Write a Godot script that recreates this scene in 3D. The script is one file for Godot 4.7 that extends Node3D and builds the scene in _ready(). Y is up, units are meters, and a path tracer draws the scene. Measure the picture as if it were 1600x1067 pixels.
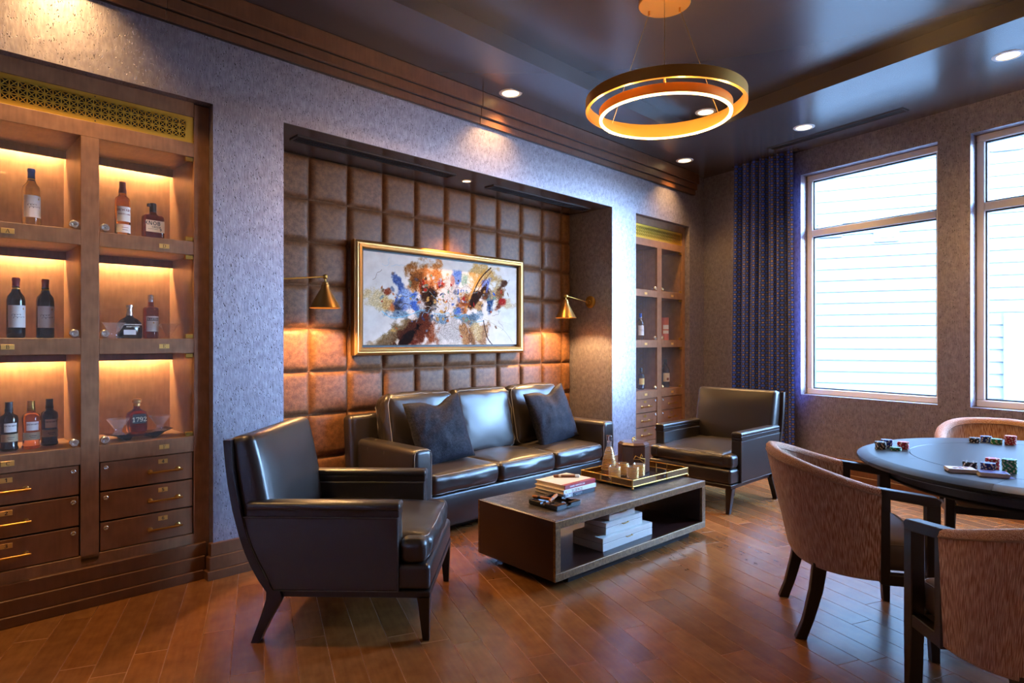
extends Node3D
# A lounge with a panelled niche, display cabinets, leather seating and a card table.
# x runs along the back wall, z out from it into the room, y is up.

class Warp:
	var mode := 0
	var crown := 0.0
	var wrinkle := 0.0
	var sd := 0
	var noise: FastNoiseLite
	func _init(m: int, c := 0.0, w := 0.0, s := 0, n: FastNoiseLite = null) -> void:
		mode = m; crown = c; wrinkle = w; sd = s; noise = n
	# p is a point of a rounded box, q the same in shares of its half size
	func at(p: Vector3, q: Vector3) -> Vector3:
		match mode:
			1:  # stuffed cushion
				p.y += q.y * crown * maxf((1.0 - q.x * q.x) * (1.0 - q.z * q.z), 0.0)
				p.z += q.z * crown * 0.5 * maxf((1.0 - q.x * q.x) * (1.0 - q.y * q.y), 0.0)
				p.x += q.x * crown * 0.35 * maxf((1.0 - q.z * q.z) * (1.0 - q.y * q.y), 0.0)
				var edge := pow(maxf(absf(q.x), absf(q.z)), 3.0)
				var w := wrinkle * edge * noise.get_noise_3d(p.x * 2.2 + sd * 7.0, p.y * 1.3, p.z * 2.2)
				return p + q.normalized() * w * 2.0
			2:
				p.z += 0.01 * (1.0 - q.y * q.y) * signf(q.z)
			3:
				p += Vector3(q.x * 0.008 * (1.0 - q.y * q.y), 0.006 * (1.0 - q.x * q.x) * maxf(q.y, 0.0), 0.0)
			4:
				p.y += 0.006 * (1.0 - q.x * q.x) * maxf(q.y, 0.0)
			5:
				var e := (1.0 - pow(absf(q.x), 3.0)) * (1.0 - pow(absf(q.y), 3.0))
				p.z += (0.045 * e if q.z > 0.0 else -0.01 * e)
				p.z += 0.02 * q.x * q.x * maxf(q.z, 0.0)
			6:
				if q.z < 0.0:
					p.x *= 1.0 - 0.40 * q.z * q.z
				p.y += 0.02 * (1.0 - q.x * q.x) * (1.0 - q.z * q.z) * maxf(q.y, 0.0)
		return p

class MB:
	var st: SurfaceTool
	var x := Transform3D.IDENTITY
	var colored := false
	var col := Color.WHITE
	func _init() -> void:
		st = SurfaceTool.new()
		st.begin(Mesh.PRIMITIVE_TRIANGLES)
		st.set_smooth_group(-1)
	func sg(g: int) -> void:
		st.set_smooth_group(g)
	func v(p: Vector3, uv: Vector2) -> void:
		if colored:
			st.set_color(col)
		st.set_uv(uv)
		st.add_vertex(x * p)
	func tri(a: Vector3, b: Vector3, c: Vector3, ua := Vector2.ZERO, ub := Vector2.ZERO, uc := Vector2.ZERO) -> void:
		v(a, ua); v(c, uc); v(b, ub)
	func quad(a: Vector3, b: Vector3, c: Vector3, d: Vector3, ua := Vector2(0, 1), ub := Vector2(1, 1), uc := Vector2(1, 0), ud := Vector2(0, 0)) -> void:
		tri(a, b, c, ua, ub, uc)
		tri(a, c, d, ua, uc, ud)
	func quado(a: Vector3, b: Vector3, c: Vector3, d: Vector3, out: Vector3) -> void:
		if (b - a).cross(c - a).dot(out) < 0.0:
			quad(d, c, b, a)
		else:
			quad(a, b, c, d)
	func box(c: Vector3, s: Vector3, b := 0.0) -> void:
		var h := s * 0.5
		b = minf(b, minf(h.x, minf(h.y, h.z)) * 0.9)
		for ax in 3:
			var u := (ax + 1) % 3
			var w := (ax + 2) % 3
			for sn in [-1.0, 1.0]:
				var p: Array[Vector3] = []
				for k in [[-1, -1], [1, -1], [1, 1], [-1, 1]]:
					var q := Vector3.ZERO
					q[ax] = sn * h[ax]
					q[u] = k[0] * (h[u] - b)
					q[w] = k[1] * (h[w] - b)
					p.append(q + c)
				if sn > 0:
					quad(p[0], p[1], p[2], p[3])
				else:
					quad(p[3], p[2], p[1], p[0])
		if b <= 0.0:
			return
		for ax in 3:
			var u := (ax + 1) % 3
			var w := (ax + 2) % 3
			for su in [-1.0, 1.0]:
				for sw in [-1.0, 1.0]:
					var p: Array[Vector3] = []
					for k in [[-1, 0], [1, 0], [1, 1], [-1, 1]]:
						var q := Vector3.ZERO
						q[ax] = k[0] * (h[ax] - b)
						q[u] = su * (h[u] - (b if k[1] == 1 else 0.0))
						q[w] = sw * (h[w] - (0.0 if k[1] == 1 else b))
						p.append(q + c)
					var out := Vector3.ZERO
					out[u] = su
					out[w] = sw
					quado(p[0], p[1], p[2], p[3], out)
		for sx in [-1.0, 1.0]:
			for sy in [-1.0, 1.0]:
				for sz in [-1.0, 1.0]:
					var o := Vector3(sx, sy, sz)
					var a := c + o * (h - Vector3(0, b, b))
					var e := c + o * (h - Vector3(b, 0, b))
					var g := c + o * (h - Vector3(b, b, 0))
					if (e - a).cross(g - a).dot(o) < 0.0:
						tri(a, g, e)
					else:
						tri(a, e, g)
	func rbox(c: Vector3, s: Vector3, r: float, m := 6, f: Warp = null) -> void:
		var h := s * 0.5
		r = minf(r, minf(h.x, minf(h.y, h.z)) * 0.98)
		var ls: Array = []
		for ax in 3:
			var l: Array[float] = []
			var i := h[ax] - r
			l.append_array([-h[ax], -i - r * 0.55, -i - r * 0.25])
			for k in m + 1:
				l.append(lerpf(-i, i, float(k) / m))
			l.append_array([i + r * 0.25, i + r * 0.55, h[ax]])
			ls.append(l)
		sg(1)
		for ax in 3:
			var u := (ax + 1) % 3
			var w := (ax + 2) % 3
			for sn in [-1.0, 1.0]:
				var rows: Array = []
				for bw in ls[w]:
					var row := PackedVector3Array()
					for au in ls[u]:
						var p := Vector3.ZERO
						p[ax] = sn * h[ax]
						p[u] = au
						p[w] = bw
						var q := p.clamp(Vector3.ONE * r - h, h - Vector3.ONE * r)
						p = q + (p - q).normalized() * r
						if f:
							p = f.at(p, p / h)
						row.append(p + c)
					rows.append(row)
				grid(rows, sn < 0)
		sg(-1)
	func grid(rows: Array, flip := false, cu := false, cv := false, us := 1.0, vs := 1.0) -> void:
		var nj := rows.size()
		for j in (nj if cv else nj - 1):
			var a: PackedVector3Array = rows[j]
			var b: PackedVector3Array = rows[(j + 1) % nj]
			var ni := a.size()
			for i in (ni if cu else ni - 1):
				var k := (i + 1) % ni
				var u0 := us * i / (ni - 1.0)
				var u1 := us * (i + 1) / (ni - 1.0)
				var v0 := vs * (1.0 - j / (nj - 1.0))
				var v1 := vs * (1.0 - (j + 1) / (nj - 1.0))
				if flip:
					quad(a[k], a[i], b[i], b[k], Vector2(u1, v0), Vector2(u0, v0), Vector2(u0, v1), Vector2(u1, v1))
				else:
					quad(a[i], a[k], b[k], b[i], Vector2(u0, v0), Vector2(u1, v0), Vector2(u1, v1), Vector2(u0, v1))
	# profile: points (radius, height) from the bottom up on the outside
	func lathe(pr: PackedVector2Array, n := 24, crease := 35.0, a0 := 0.0, a1 := TAU) -> void:
		var g := 1
		for j in pr.size() - 1:
			if j > 0 and absf((pr[j] - pr[j - 1]).angle_to(pr[j + 1] - pr[j])) > deg_to_rad(crease):
				g += 1
			sg(g)
			for i in n:
				var t0 := lerpf(a0, a1, float(i) / n)
				var t1 := lerpf(a0, a1, float(i + 1) / n)
				var c0 := Vector2(cos(t0), sin(t0))
				var c1 := Vector2(cos(t1), sin(t1))
				if i == n - 1 and is_equal_approx(a1 - a0, TAU):
					c1 = Vector2(cos(a0), sin(a0))
				var p := pr[j]
				var q := pr[j + 1]
				var A := Vector3(c1.x * p.x, p.y, c1.y * p.x)
				var B := Vector3(c0.x * p.x, p.y, c0.y * p.x)
				var C := Vector3(c0.x * q.x, q.y, c0.y * q.x)
				var D := Vector3(c1.x * q.x, q.y, c1.y * q.x)
				var u0 := float(i) / n
				var u1 := float(i + 1) / n
				if p.x > 1e-5:
					tri(A, B, C, Vector2(u1, 1), Vector2(u0, 1), Vector2(u0, 0))
				if q.x > 1e-5:
					tri(A, C, D, Vector2(u1, 1), Vector2(u0, 0), Vector2(u1, 0))
		sg(-1)
	func tube(pts: PackedVector3Array, r: float, n := 8, closed := false, r1 := -1.0) -> void:
		var rows: Array = []
		var m := pts.size()
		var nrm := Vector3.ZERO
		for i in m:
			var a := pts[(i - 1 + m) % m] if closed or i > 0 else pts[0]
			var b := pts[(i + 1) % m] if closed or i < m - 1 else pts[m - 1]
			var t := (b - a).normalized()
			if i == 0:
				nrm = t.cross(Vector3.UP if absf(t.y) < 0.9 else Vector3.RIGHT).normalized()
			else:
				nrm = (nrm - t * nrm.dot(t)).normalized()
			var bn := t.cross(nrm)
			var rr := r if r1 < 0 else lerpf(r, r1, i / (m - 1.0))
			var row := PackedVector3Array()
			for k in n:
				var an := TAU * k / n
				row.append(pts[i] + (nrm * cos(an) + bn * sin(an)) * rr)
			rows.append(row)
		sg(2)
		grid(rows, false, true, closed)
		sg(-1)
		if not closed:
			for e in 2:
				var row: PackedVector3Array = rows[0] if e == 0 else rows[m - 1]
				var c := pts[0] if e == 0 else pts[m - 1]
				for k in n:
					if e == 0:
						tri(c, row[(k + 1) % n], row[k])
					else:
						tri(c, row[k], row[(k + 1) % n])
	# polygon in x, y pushed from z0 to z1
	func prism(poly: PackedVector2Array, z0: float, z1: float, bev := 0.0) -> void:
		var area := 0.0
		var n := poly.size()
		for i in n:
			area += poly[i].cross(poly[(i + 1) % n])
		if area < 0:
			poly.reverse()
		var inn := poly.duplicate()
		if bev > 0.0:
			inn = inset(poly, bev)
		var idx := Geometry2D.triangulate_polygon(inn)
		for i in range(0, idx.size(), 3):
			var a := inn[idx[i]]
			var b := inn[idx[i + 1]]
			var c := inn[idx[i + 2]]
			if (b - a).cross(c - a) < 0:
				var t := b
				b = c
				c = t
			tri(Vector3(a.x, a.y, z1), Vector3(b.x, b.y, z1), Vector3(c.x, c.y, z1), a, b, c)
			tri(Vector3(a.x, a.y, z0), Vector3(c.x, c.y, z0), Vector3(b.x, b.y, z0), a, c, b)
		for i in n:
			var a := poly[i]
			var b := poly[(i + 1) % n]
			quad(Vector3(a.x, a.y, z0 + bev), Vector3(b.x, b.y, z0 + bev), Vector3(b.x, b.y, z1 - bev), Vector3(a.x, a.y, z1 - bev))
			if bev > 0.0:
				var c := inn[i]
				var d := inn[(i + 1) % n]
				quad(Vector3(a.x, a.y, z1 - bev), Vector3(b.x, b.y, z1 - bev), Vector3(d.x, d.y, z1), Vector3(c.x, c.y, z1))
				quad(Vector3(c.x, c.y, z0), Vector3(d.x, d.y, z0), Vector3(b.x, b.y, z0 + bev), Vector3(a.x, a.y, z0 + bev))
	func inset(poly: PackedVector2Array, d: float) -> PackedVector2Array:
		var out := PackedVector2Array()
		var n := poly.size()
		for i in n:
			var e0 := (poly[i] - poly[(i - 1 + n) % n]).normalized()
			var e1 := (poly[(i + 1) % n] - poly[i]).normalized()
			var n0 := Vector2(-e0.y, e0.x)
			var n1 := Vector2(-e1.y, e1.x)
			var k := n0 + n1
			out.append(poly[i] + k * (d / maxf(0.3, k.dot(n0))))
		return out
	func done(m: Material) -> ArrayMesh:
		st.generate_normals()
		st.index()
		st.set_material(m)
		return st.commit()

var M := {}
var taken := {}
var rng := RandomNumberGenerator.new()

func V3(a: float, b: float, c: float) -> Vector3: return Vector3(a, b, c)
func pv(a: Array) -> PackedVector2Array:
	var o := PackedVector2Array()
	for p in a:
		o.append(Vector2(p[0], p[1]))
	return o

func numbered(called: String) -> String:
	if not taken.has(called):
		taken[called] = 0
		return called
	taken[called] += 1
	return "%s_%03d" % [called, taken[called]]

func tag(o: Node, label: String, category: String, group := "", kind := "") -> Node:
	if label != "": o.set_meta("label", label)
	if category != "": o.set_meta("category", category)
	if group != "": o.set_meta("group", group)
	if kind != "": o.set_meta("kind", kind)
	return o

func thing(called: String, label: String, category: String, at := Vector3.ZERO, turn := 0.0, group := "") -> Node3D:
	var o := Node3D.new()
	o.name = numbered(called)
	add_child(o)
	o.position = at
	o.rotation.y = turn
	tag(o, label, category, group)
	return o

func part(parent: Node, called: String, mesh: Mesh, at := Vector3.ZERO) -> MeshInstance3D:
	var o := MeshInstance3D.new()
	o.name = called if parent != self else numbered(called)
	o.mesh = mesh
	o.position = at
	parent.add_child(o, true)
	return o

func struct(called: String, mesh: Mesh) -> MeshInstance3D:
	var o := part(self, called, mesh)
	o.set_meta("kind", "structure")
	return o

func bx(parent: Node, called: String, c: Vector3, s: Vector3, b: float, m: Material) -> MeshInstance3D:
	var k := MB.new()
	k.box(Vector3.ZERO, s, b)
	return part(parent, called, k.done(m), c)

func copy(o: Node3D, label: String) -> Node3D:
	var base: String = String(o.name).get_slice("_0", 0)
	var c: Node3D = o.duplicate()
	c.name = numbered(base)
	add_child(c)
	c.set_meta("label", label)
	return c

# ---------------------------------------------------------------- materials
func mk(col: Color, rough := 0.6, metal := 0.0) -> StandardMaterial3D:
	var m := StandardMaterial3D.new()
	m.albedo_color = col
	m.roughness = rough
	m.metallic = metal
	return m

func rgb(r: int, g: int, b: int) -> Color: return Color8(r, g, b)

func noise_bytes(sd: int, freq: float, w: int, h: int, octaves := 4, type := FastNoiseLite.TYPE_SIMPLEX_SMOOTH, sw := 0, sh := 0) -> PackedByteArray:
	var n := FastNoiseLite.new()
	n.seed = sd
	n.noise_type = type
	n.frequency = freq
	n.fractal_octaves = octaves
	if octaves <= 1:
		n.fractal_type = FastNoiseLite.FRACTAL_NONE
	var im := n.get_seamless_image(w, h)
	if sw > 0:
		im.resize(sw, sh, Image.INTERPOLATE_BILINEAR)
	im.convert(Image.FORMAT_L8)
	return im.get_data()

func tex_rgb(w: int, h: int, d: PackedByteArray) -> ImageTexture:
	return ImageTexture.create_from_image(Image.create_from_data(w, h, false, Image.FORMAT_RGB8, d))
func tex_l(w: int, h: int, d: PackedByteArray) -> ImageTexture:
	return ImageTexture.create_from_image(Image.create_from_data(w, h, false, Image.FORMAT_L8, d))

func tripl(m: StandardMaterial3D, scale: Vector3, world := true) -> StandardMaterial3D:
	m.uv1_triplanar = true
	m.uv1_world_triplanar = world
	m.uv1_scale = scale
	m.uv1_triplanar_sharpness = 8.0
	return m

func bump(m: StandardMaterial3D, t: Texture2D, cm: float) -> StandardMaterial3D:
	m.heightmap_enabled = true
	m.heightmap_texture = t
	m.heightmap_scale = cm
	return m

func put3(d: PackedByteArray, i: int, c: Color) -> void:
	d[i * 3] = clampi(int(c.r * 255.0), 0, 255)
	d[i * 3 + 1] = clampi(int(c.g * 255.0), 0, 255)
	d[i * 3 + 2] = clampi(int(c.b * 255.0), 0, 255)

func blend2(a: PackedByteArray, b: PackedByteArray, wa: float, n: int, c0: Color, c1: Color, k := 1.0) -> PackedByteArray:
	var d := PackedByteArray()
	d.resize(n * 3)
	for i in n:
		var t := clampf((((a[i] / 255.0) * wa + (b[i] / 255.0) * (1.0 - wa)) - 0.5) * k + 0.5, 0.0, 1.0)
		put3(d, i, c0.lerp(c1, t))
	return d

func materials() -> void:
	var S := 512
	var N := S * S
	# cork-like metallic wallpaper: fine upright grain, short dark specks
	var W := 1024
	var g1 := noise_bytes(3, 0.05, W, W / 4, 4, FastNoiseLite.TYPE_SIMPLEX_SMOOTH, W, W)
	var g2 := noise_bytes(5, 0.012, W, W, 3)
	var g3 := noise_bytes(9, 0.075, W, W / 3, 2, FastNoiseLite.TYPE_SIMPLEX, W, W)
	var g4 := noise_bytes(12, 0.014, W, W, 3)
	var d := PackedByteArray()
	d.resize(W * W * 3)
	var hb := PackedByteArray()
	hb.resize(W * W)
	for i in W * W:
		var t := g1[i] / 255.0 * 0.55 + g2[i] / 255.0 * 0.45
		var c := rgb(130, 124, 133).lerp(rgb(194, 187, 196), t)
		var sp := clampf((g3[i] / 255.0 - (0.97 - 0.27 * (g4[i] / 255.0))) * 12.0, 0.0, 1.0)
		c = c.lerp(rgb(44, 38, 36), sp * 0.85)
		put3(d, i, c)
		hb[i] = clampi(int(170 + 60 * (g1[i] / 255.0) - 150 * sp), 0, 255)
	var wp := mk(Color(0.96, 0.96, 0.97), 0.42, 0.78)
	wp.albedo_texture = tex_rgb(W, W, d)
	bump(wp, tex_l(W, W, hb), 0.25)
	M.paper = tripl(wp, V3(1.3, 1.3, 1.3))
	# cabinet wood: upright grain
	var a := noise_bytes(21, 0.06, S, S / 8, 4, FastNoiseLite.TYPE_SIMPLEX_SMOOTH, S, S)
	var b := noise_bytes(22, 0.012, S, S, 3)
	var wood_t := tex_rgb(S, S, blend2(a, b, 0.4, N, rgb(110, 77, 54), rgb(150, 110, 80), 0.9))
	var wc := mk(Color.WHITE, 0.42)
	wc.albedo_texture = wood_t
	M.wood = tripl(wc, V3(1.6, 1.6, 1.6))
	var wf := mk(Color(0.94, 0.88, 0.84), 0.45)
	wf.albedo_texture = wood_t
	M.wood_drawer = tripl(wf, V3(1.3, 1.3, 1.3), false)
	var wt := mk(Color(0.80, 0.73, 0.68), 0.38)
	wt.albedo_texture = wood_t
	M.wood_trim = tripl(wt, V3(1.2, 1.2, 1.2))
	# floor boards
	var fa := noise_bytes(31, 0.05, 128, 256, 4, FastNoiseLite.TYPE_SIMPLEX_SMOOTH, 1024, 256)
	var fb := noise_bytes(32, 0.012, 1024, 256, 4)
	var ft := tex_rgb(1024, 256, blend2(fa, fb, 0.45, 1024 * 256, rgb(108, 69, 36), rgb(142, 97, 54), 1.0))
	var tones := [Color(1, 1, 1), Color(0.94, 0.92, 0.92), Color(1.0, 0.96, 0.92), Color(0.87, 0.84, 0.82)]
	for i in 4:
		var m := mk(tones[i], 0.26)
		m.albedo_texture = ft
		m.metallic_specular = 0.5
		M["plank%d" % i] = m
	M.plank_edge = mk(rgb(168, 116, 74), 0.5)
	# leathers
	var lc := noise_bytes(41, 0.11, S, S, 2, FastNoiseLite.TYPE_CELLULAR)
	var lb := tex_l(S, S, lc)
	var dark := mk(rgb(39, 33, 30), 0.32)
	dark.metallic_specular = 0.6
	bump(dark, lb, 0.035)
	M.leather = tripl(dark, V3(5, 5, 5), false)
	var la := noise_bytes(42, 0.02, S, S, 5)
	var lh := noise_bytes(43, 0.09, S, S, 3)
	var tile := mk(Color.WHITE, 0.48)
	tile.metallic_specular = 0.34
	tile.albedo_texture = tex_rgb(S, S, blend2(la, lh, 0.65, N, rgb(80, 52, 33), rgb(124, 84, 54), 1.6))
	bump(tile, lb, 0.03)
	M.tile = tripl(tile, V3(1.9, 1.9, 1.9))
	M.stitch = mk(rgb(150, 146, 140), 0.6)
	M.piping = mk(rgb(92, 86, 80), 0.45)
	M.plate = mk(rgb(216, 172, 98), 0.38, 0.45)
	M.gilt = mk(rgb(224, 170, 80), 0.3, 0.6)
	M.seat_tan = tripl(bump(mk(rgb(104, 86, 72), 0.4), lb, 0.03), V3(5, 5, 5), false)
	# dark stained wood of the furniture
	M.ebony = mk(rgb(34, 25, 22), 0.34)
	M.table_top = mk(rgb(38, 42, 44), 0.36)
	M.table_top.metallic_specular = 0.33
	M.plinth = mk(rgb(34, 22, 18), 0.75)
	M.mahogany = mk(rgb(38, 18, 14), 0.3)
	M.walnut = tripl(mk(Color(0.6, 0.48, 0.42), 0.35), V3(4, 4, 4), false)
	M.walnut.albedo_texture = wood_t
	# metals
	M.brass = mk(rgb(198, 154, 86), 0.3, 1.0)
	M.brass_shade = mk(rgb(176, 130, 72), 0.34, 1.0)
	M.brass_dull = mk(rgb(176, 136, 66), 0.38, 1.0)
	M.gold = mk(rgb(206, 156, 92), 0.4, 1.0)
	M.ring = mk(rgb(224, 164, 78), 0.42, 0.75)
	M.chrome = mk(rgb(214, 210, 204), 0.26, 0.8)
	M.grille = mk(rgb(214, 168, 66), 0.45, 0.85)
	M.vent = mk(rgb(58, 50, 46), 0.45, 0.3)
	M.black = mk(rgb(14, 13, 13), 0.5)
	M.lacquer = mk(rgb(20, 17, 17), 0.12)
	# table frame: mottled bronze foil
	var ba := noise_bytes(51, 0.03, S, S, 5, FastNoiseLite.TYPE_CELLULAR)
	var bz := mk(Color.WHITE, 0.36, 0.55)
	bz.albedo_texture = tex_rgb(S, S, blend2(ba, lh, 0.6, N, rgb(84, 62, 38), rgb(140, 106, 66), 1.8))
	M.bronze = tripl(bz, V3(3, 3, 3), false)
	# stone top: brown grey with pale flecks
	var sa := noise_bytes(61, 0.02, S, S, 5)
	var sb := noise_bytes(62, 0.055, S, S, 1, FastNoiseLite.TYPE_CELLULAR)
	var sd := PackedByteArray()
	sd.resize(N * 3)
	for i in N:
		var c := rgb(46, 42, 42).lerp(rgb(94, 88, 86), clampf((sa[i] / 255.0 - 0.5) * 1.6 + 0.5, 0, 1))
		c = c.lerp(rgb(190, 182, 170), clampf((0.05 + 0.42 * (lh[i] / 255.0 - 0.5) - sb[i] / 255.0) * 14.0, 0.0, 0.9))
		put3(sd, i, c)
	var stn := mk(Color.WHITE, 0.34)
	stn.albedo_texture = tex_rgb(S, S, sd)
	M.stone = tripl(stn, V3(1.4, 1.4, 1.4), false)
	# chenille of the card chairs
	var ca := noise_bytes(71, 0.14, S, S / 8, 3, FastNoiseLite.TYPE_SIMPLEX, S, S)
	var cb := noise_bytes(72, 0.02, S, S, 3)
	var ch := mk(Color.WHITE, 0.8)
	ch.albedo_texture = tex_rgb(S, S, blend2(ca, cb, 0.85, N, rgb(138, 78, 46), rgb(224, 188, 158), 2.2))
	bump(ch, tex_l(S, S, ca), 0.2)
	ch.rim_enabled = true
	ch.rim = 0.4
	ch.rim_tint = 0.6
	ch.uv1_scale = V3(5.2, 3.4, 1)
	M.chenille = ch
	# pillow velvet
	var va := noise_bytes(81, 0.03, S, S, 4)
	var vb := noise_bytes(82, 0.1, S, S, 3)
	var ve := mk(Color.WHITE, 0.6)
	ve.albedo_texture = tex_rgb(S, S, blend2(va, vb, 0.55, N, rgb(13, 16, 27), rgb(44, 42, 50), 2.0))
	ve.rim_enabled = true
	ve.rim = 0.05
	ve.metallic_specular = 0.25
	ve.rim_tint = 0.3
	bump(ve, tex_l(S, S, vb), 0.15)
	M.velvet = tripl(ve, V3(2.6, 2.6, 2.6), false)
	# curtain: copper dots on blue in a diamond beat
	var cd := PackedByteArray()
	cd.resize(N * 3)
	for y in S:
		for x in S:
			var ci := x / 16
			var cj := y / 16
			var fx := absf((x % 16) - 7.5) / 8.0
			var fy := absf((y % 16) - 7.5) / 8.0
			var beat := absf(fposmod(ci / 16.0, 1.0) - 0.5) + absf(fposmod(cj / 16.0, 1.0) - 0.5)
			beat = absf(fposmod(beat * 2.0, 1.0) - 0.5) * 2.0
			var c := rgb(9, 19, 60)
			if (ci + cj) % 2 == 0:
				c = rgb(28, 72, 178) if fx + fy < 1.5 else c
			elif maxf(fx, fy) < 0.24 + 0.40 * beat:
				c = rgb(160, 124, 102)
			put3(cd, y * S + x, c)
	var cu := mk(Color.WHITE, 0.38)
	cu.albedo_texture = tex_rgb(S, S, cd)
	cu.rim_enabled = true
	cu.rim = 0.8
	M.curtain = cu
	# paint, plaster, outdoors
	var cp := mk(rgb(76, 68, 66), 0.24)
	cp.metallic_specular = 0.62
	M.ceiling = cp
	M.white_frame = mk(rgb(226, 223, 220), 0.4)
	M.gasket = mk(rgb(34, 44, 54), 0.5)
	M.siding = mk(rgb(106, 105, 104), 0.7)
	M.siding_trim = mk(rgb(116, 116, 116), 0.7)
	M.concrete = mk(rgb(120, 118, 114), 0.9)
	var gl := mk(Color(1, 1, 1, 0.03), 0.02)
	gl.transparency = BaseMaterial3D.TRANSPARENCY_ALPHA
	M.pane = gl
	M.glass = glass(Color(1, 1, 1))
	var th := mk(Color(1, 1, 1, 0.09), 0.01)
	th.transparency = BaseMaterial3D.TRANSPARENCY_ALPHA
	M.thin_glass = th
	M.white_box = mk(rgb(214, 208, 198), 0.5)
	M.paper_page = mk(rgb(214, 196, 172), 0.8)

func glass(c: Color) -> StandardMaterial3D:
	var m := mk(Color(c.r, c.g, c.b, 0.0), 0.02)
	m.transparency = BaseMaterial3D.TRANSPARENCY_ALPHA
	m.refraction_enabled = true
	m.refraction_scale = 0.05
	return m

func glow(c: Color, e: float) -> StandardMaterial3D:
	var m := mk(c, 0.6)
	m.emission_enabled = true
	m.emission = c
	m.emission_energy_multiplier = e
	return m

# ---------------------------------------------------------------- the place
const WARM := Color(1.0, 0.78, 0.50)
const P0 := Vector3(6.944, 0, 0)      # corner of the back wall and the window wall
const DB := Vector3(-0.2241, 0, 0.9746)   # along the window wall, into the room
const NB := Vector3(-0.9746, 0, -0.2241)  # out of the window wall, into the room
const CEIL := 3.29
const OP_T := 2.667

func wallb(t: float, y: float, off: float) -> Vector3:
	return P0 + DB * t + NB * off + Vector3(0, y, 0)

func wallb_frame() -> Transform3D:   # x along the wall, y up, z into the room
	return Transform3D(Basis(-DB, Vector3.UP, NB), P0)

func _ready() -> void:
	rng.seed = 77
	var cam := Camera3D.new()
	cam.name = "camera"
	cam.position = V3(0, 1.33, 3.676)
	cam.rotation_degrees = V3(0, -45, 0)
	cam.fov = 57.37
	cam.near = 0.05
	cam.far = 200.0
	add_child(cam)
	cam.current = true
	var env := Environment.new()
	env.background_mode = Environment.BG_SKY
	var sky := Sky.new()
	var sm := ProceduralSkyMaterial.new()
	sm.sky_top_color = Color(0.54, 0.745, 1.0)
	sm.sky_horizon_color = Color(0.67, 0.83, 1.0)
	sm.ground_bottom_color = Color(0.34, 0.36, 0.38)
	sm.ground_horizon_color = Color(0.5, 0.54, 0.58)
	sm.sky_energy_multiplier = 1.0
	sky.sky_material = sm
	env.sky = sky
	env.background_energy_multiplier = SKY
	env.tonemap_mode = Environment.TONE_MAPPER_LINEAR
	env.tonemap_exposure = 1.3
	env.sdfgi_enabled = true
	env.ssao_enabled = true
	env.ssil_enabled = true
	var we := WorldEnvironment.new()
	we.name = "environment"
	we.environment = env
	add_child(we)
	materials()
	shell()
	floor_boards()
	windows()
	outside()
	niche()
	cabinet(0.195, true)
	cabinet(5.498, false)
	ceiling_fittings()
	chandelier()
	for k in 2:
		sconce(k == 0)
	painting()
	sofa()
	armchairs()
	coffee_table()
	table_things()
	card_table()
	card_chairs()
	chips_and_cards()
	curtain()
	cabinet_goods()

const SKY := 60.0
const E_DOWN := 3.7
const E_NICHE := 2.4
const E_SCONCE := 2.0
const E_LED := 0.62
const E_RING := 0.14

func spot(parent: Node, at: Vector3, energy: float, angle: float, soft := 0.04, blend := 0.7) -> SpotLight3D:
	var l := SpotLight3D.new()
	l.name = "spot_light"
	l.position = at
	l.rotation_degrees = V3(-90, 0, 0)
	l.light_color = WARM
	l.light_energy = energy
	l.light_size = soft
	l.spot_angle = angle
	l.spot_angle_attenuation = blend
	l.spot_range = 12.0
	l.spot_attenuation = 2.0
	l.shadow_enabled = true
	parent.add_child(l, true)
	return l

func boxes(called: String, list: Array, m: Material, parent: Node = null) -> MeshInstance3D:
	var k := MB.new()
	for b in list:
		var lo: Vector3 = b[0]
		var hi: Vector3 = b[1]
		k.box((lo + hi) * 0.5, hi - lo)
	if parent:
		return part(parent, called, k.done(m))
	return struct(called, k.done(m))

# quadrilateral ring between two four-cornered outlines in x, z
func ring(k: MB, outer: Array, inner: Array, y0: float, y1: float) -> void:
	for i in 4:
		var j := (i + 1) % 4
		var pl := PackedVector2Array([outer[i], outer[j], inner[j], inner[i]])
		k.x = Transform3D(Basis(Vector3.RIGHT, Vector3(0, 0, 1), Vector3(0, -1, 0)), Vector3.ZERO)
		k.prism(pl, -y1, -y0)

func outline(zb: float, offb: float, xl: float, zf: float) -> Array:
	# corners where the lines z = zb, z = zf, x = xl and the line offb from the window wall meet
	var c := []
	for z in [zb, zf]:
		var t: float = (z - NB.z * offb) / DB.z
		c.append(Vector2(P0.x + DB.x * t + NB.x * offb, z))
	return [Vector2(xl, zb), c[0], c[1], Vector2(xl, zf)]

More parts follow.
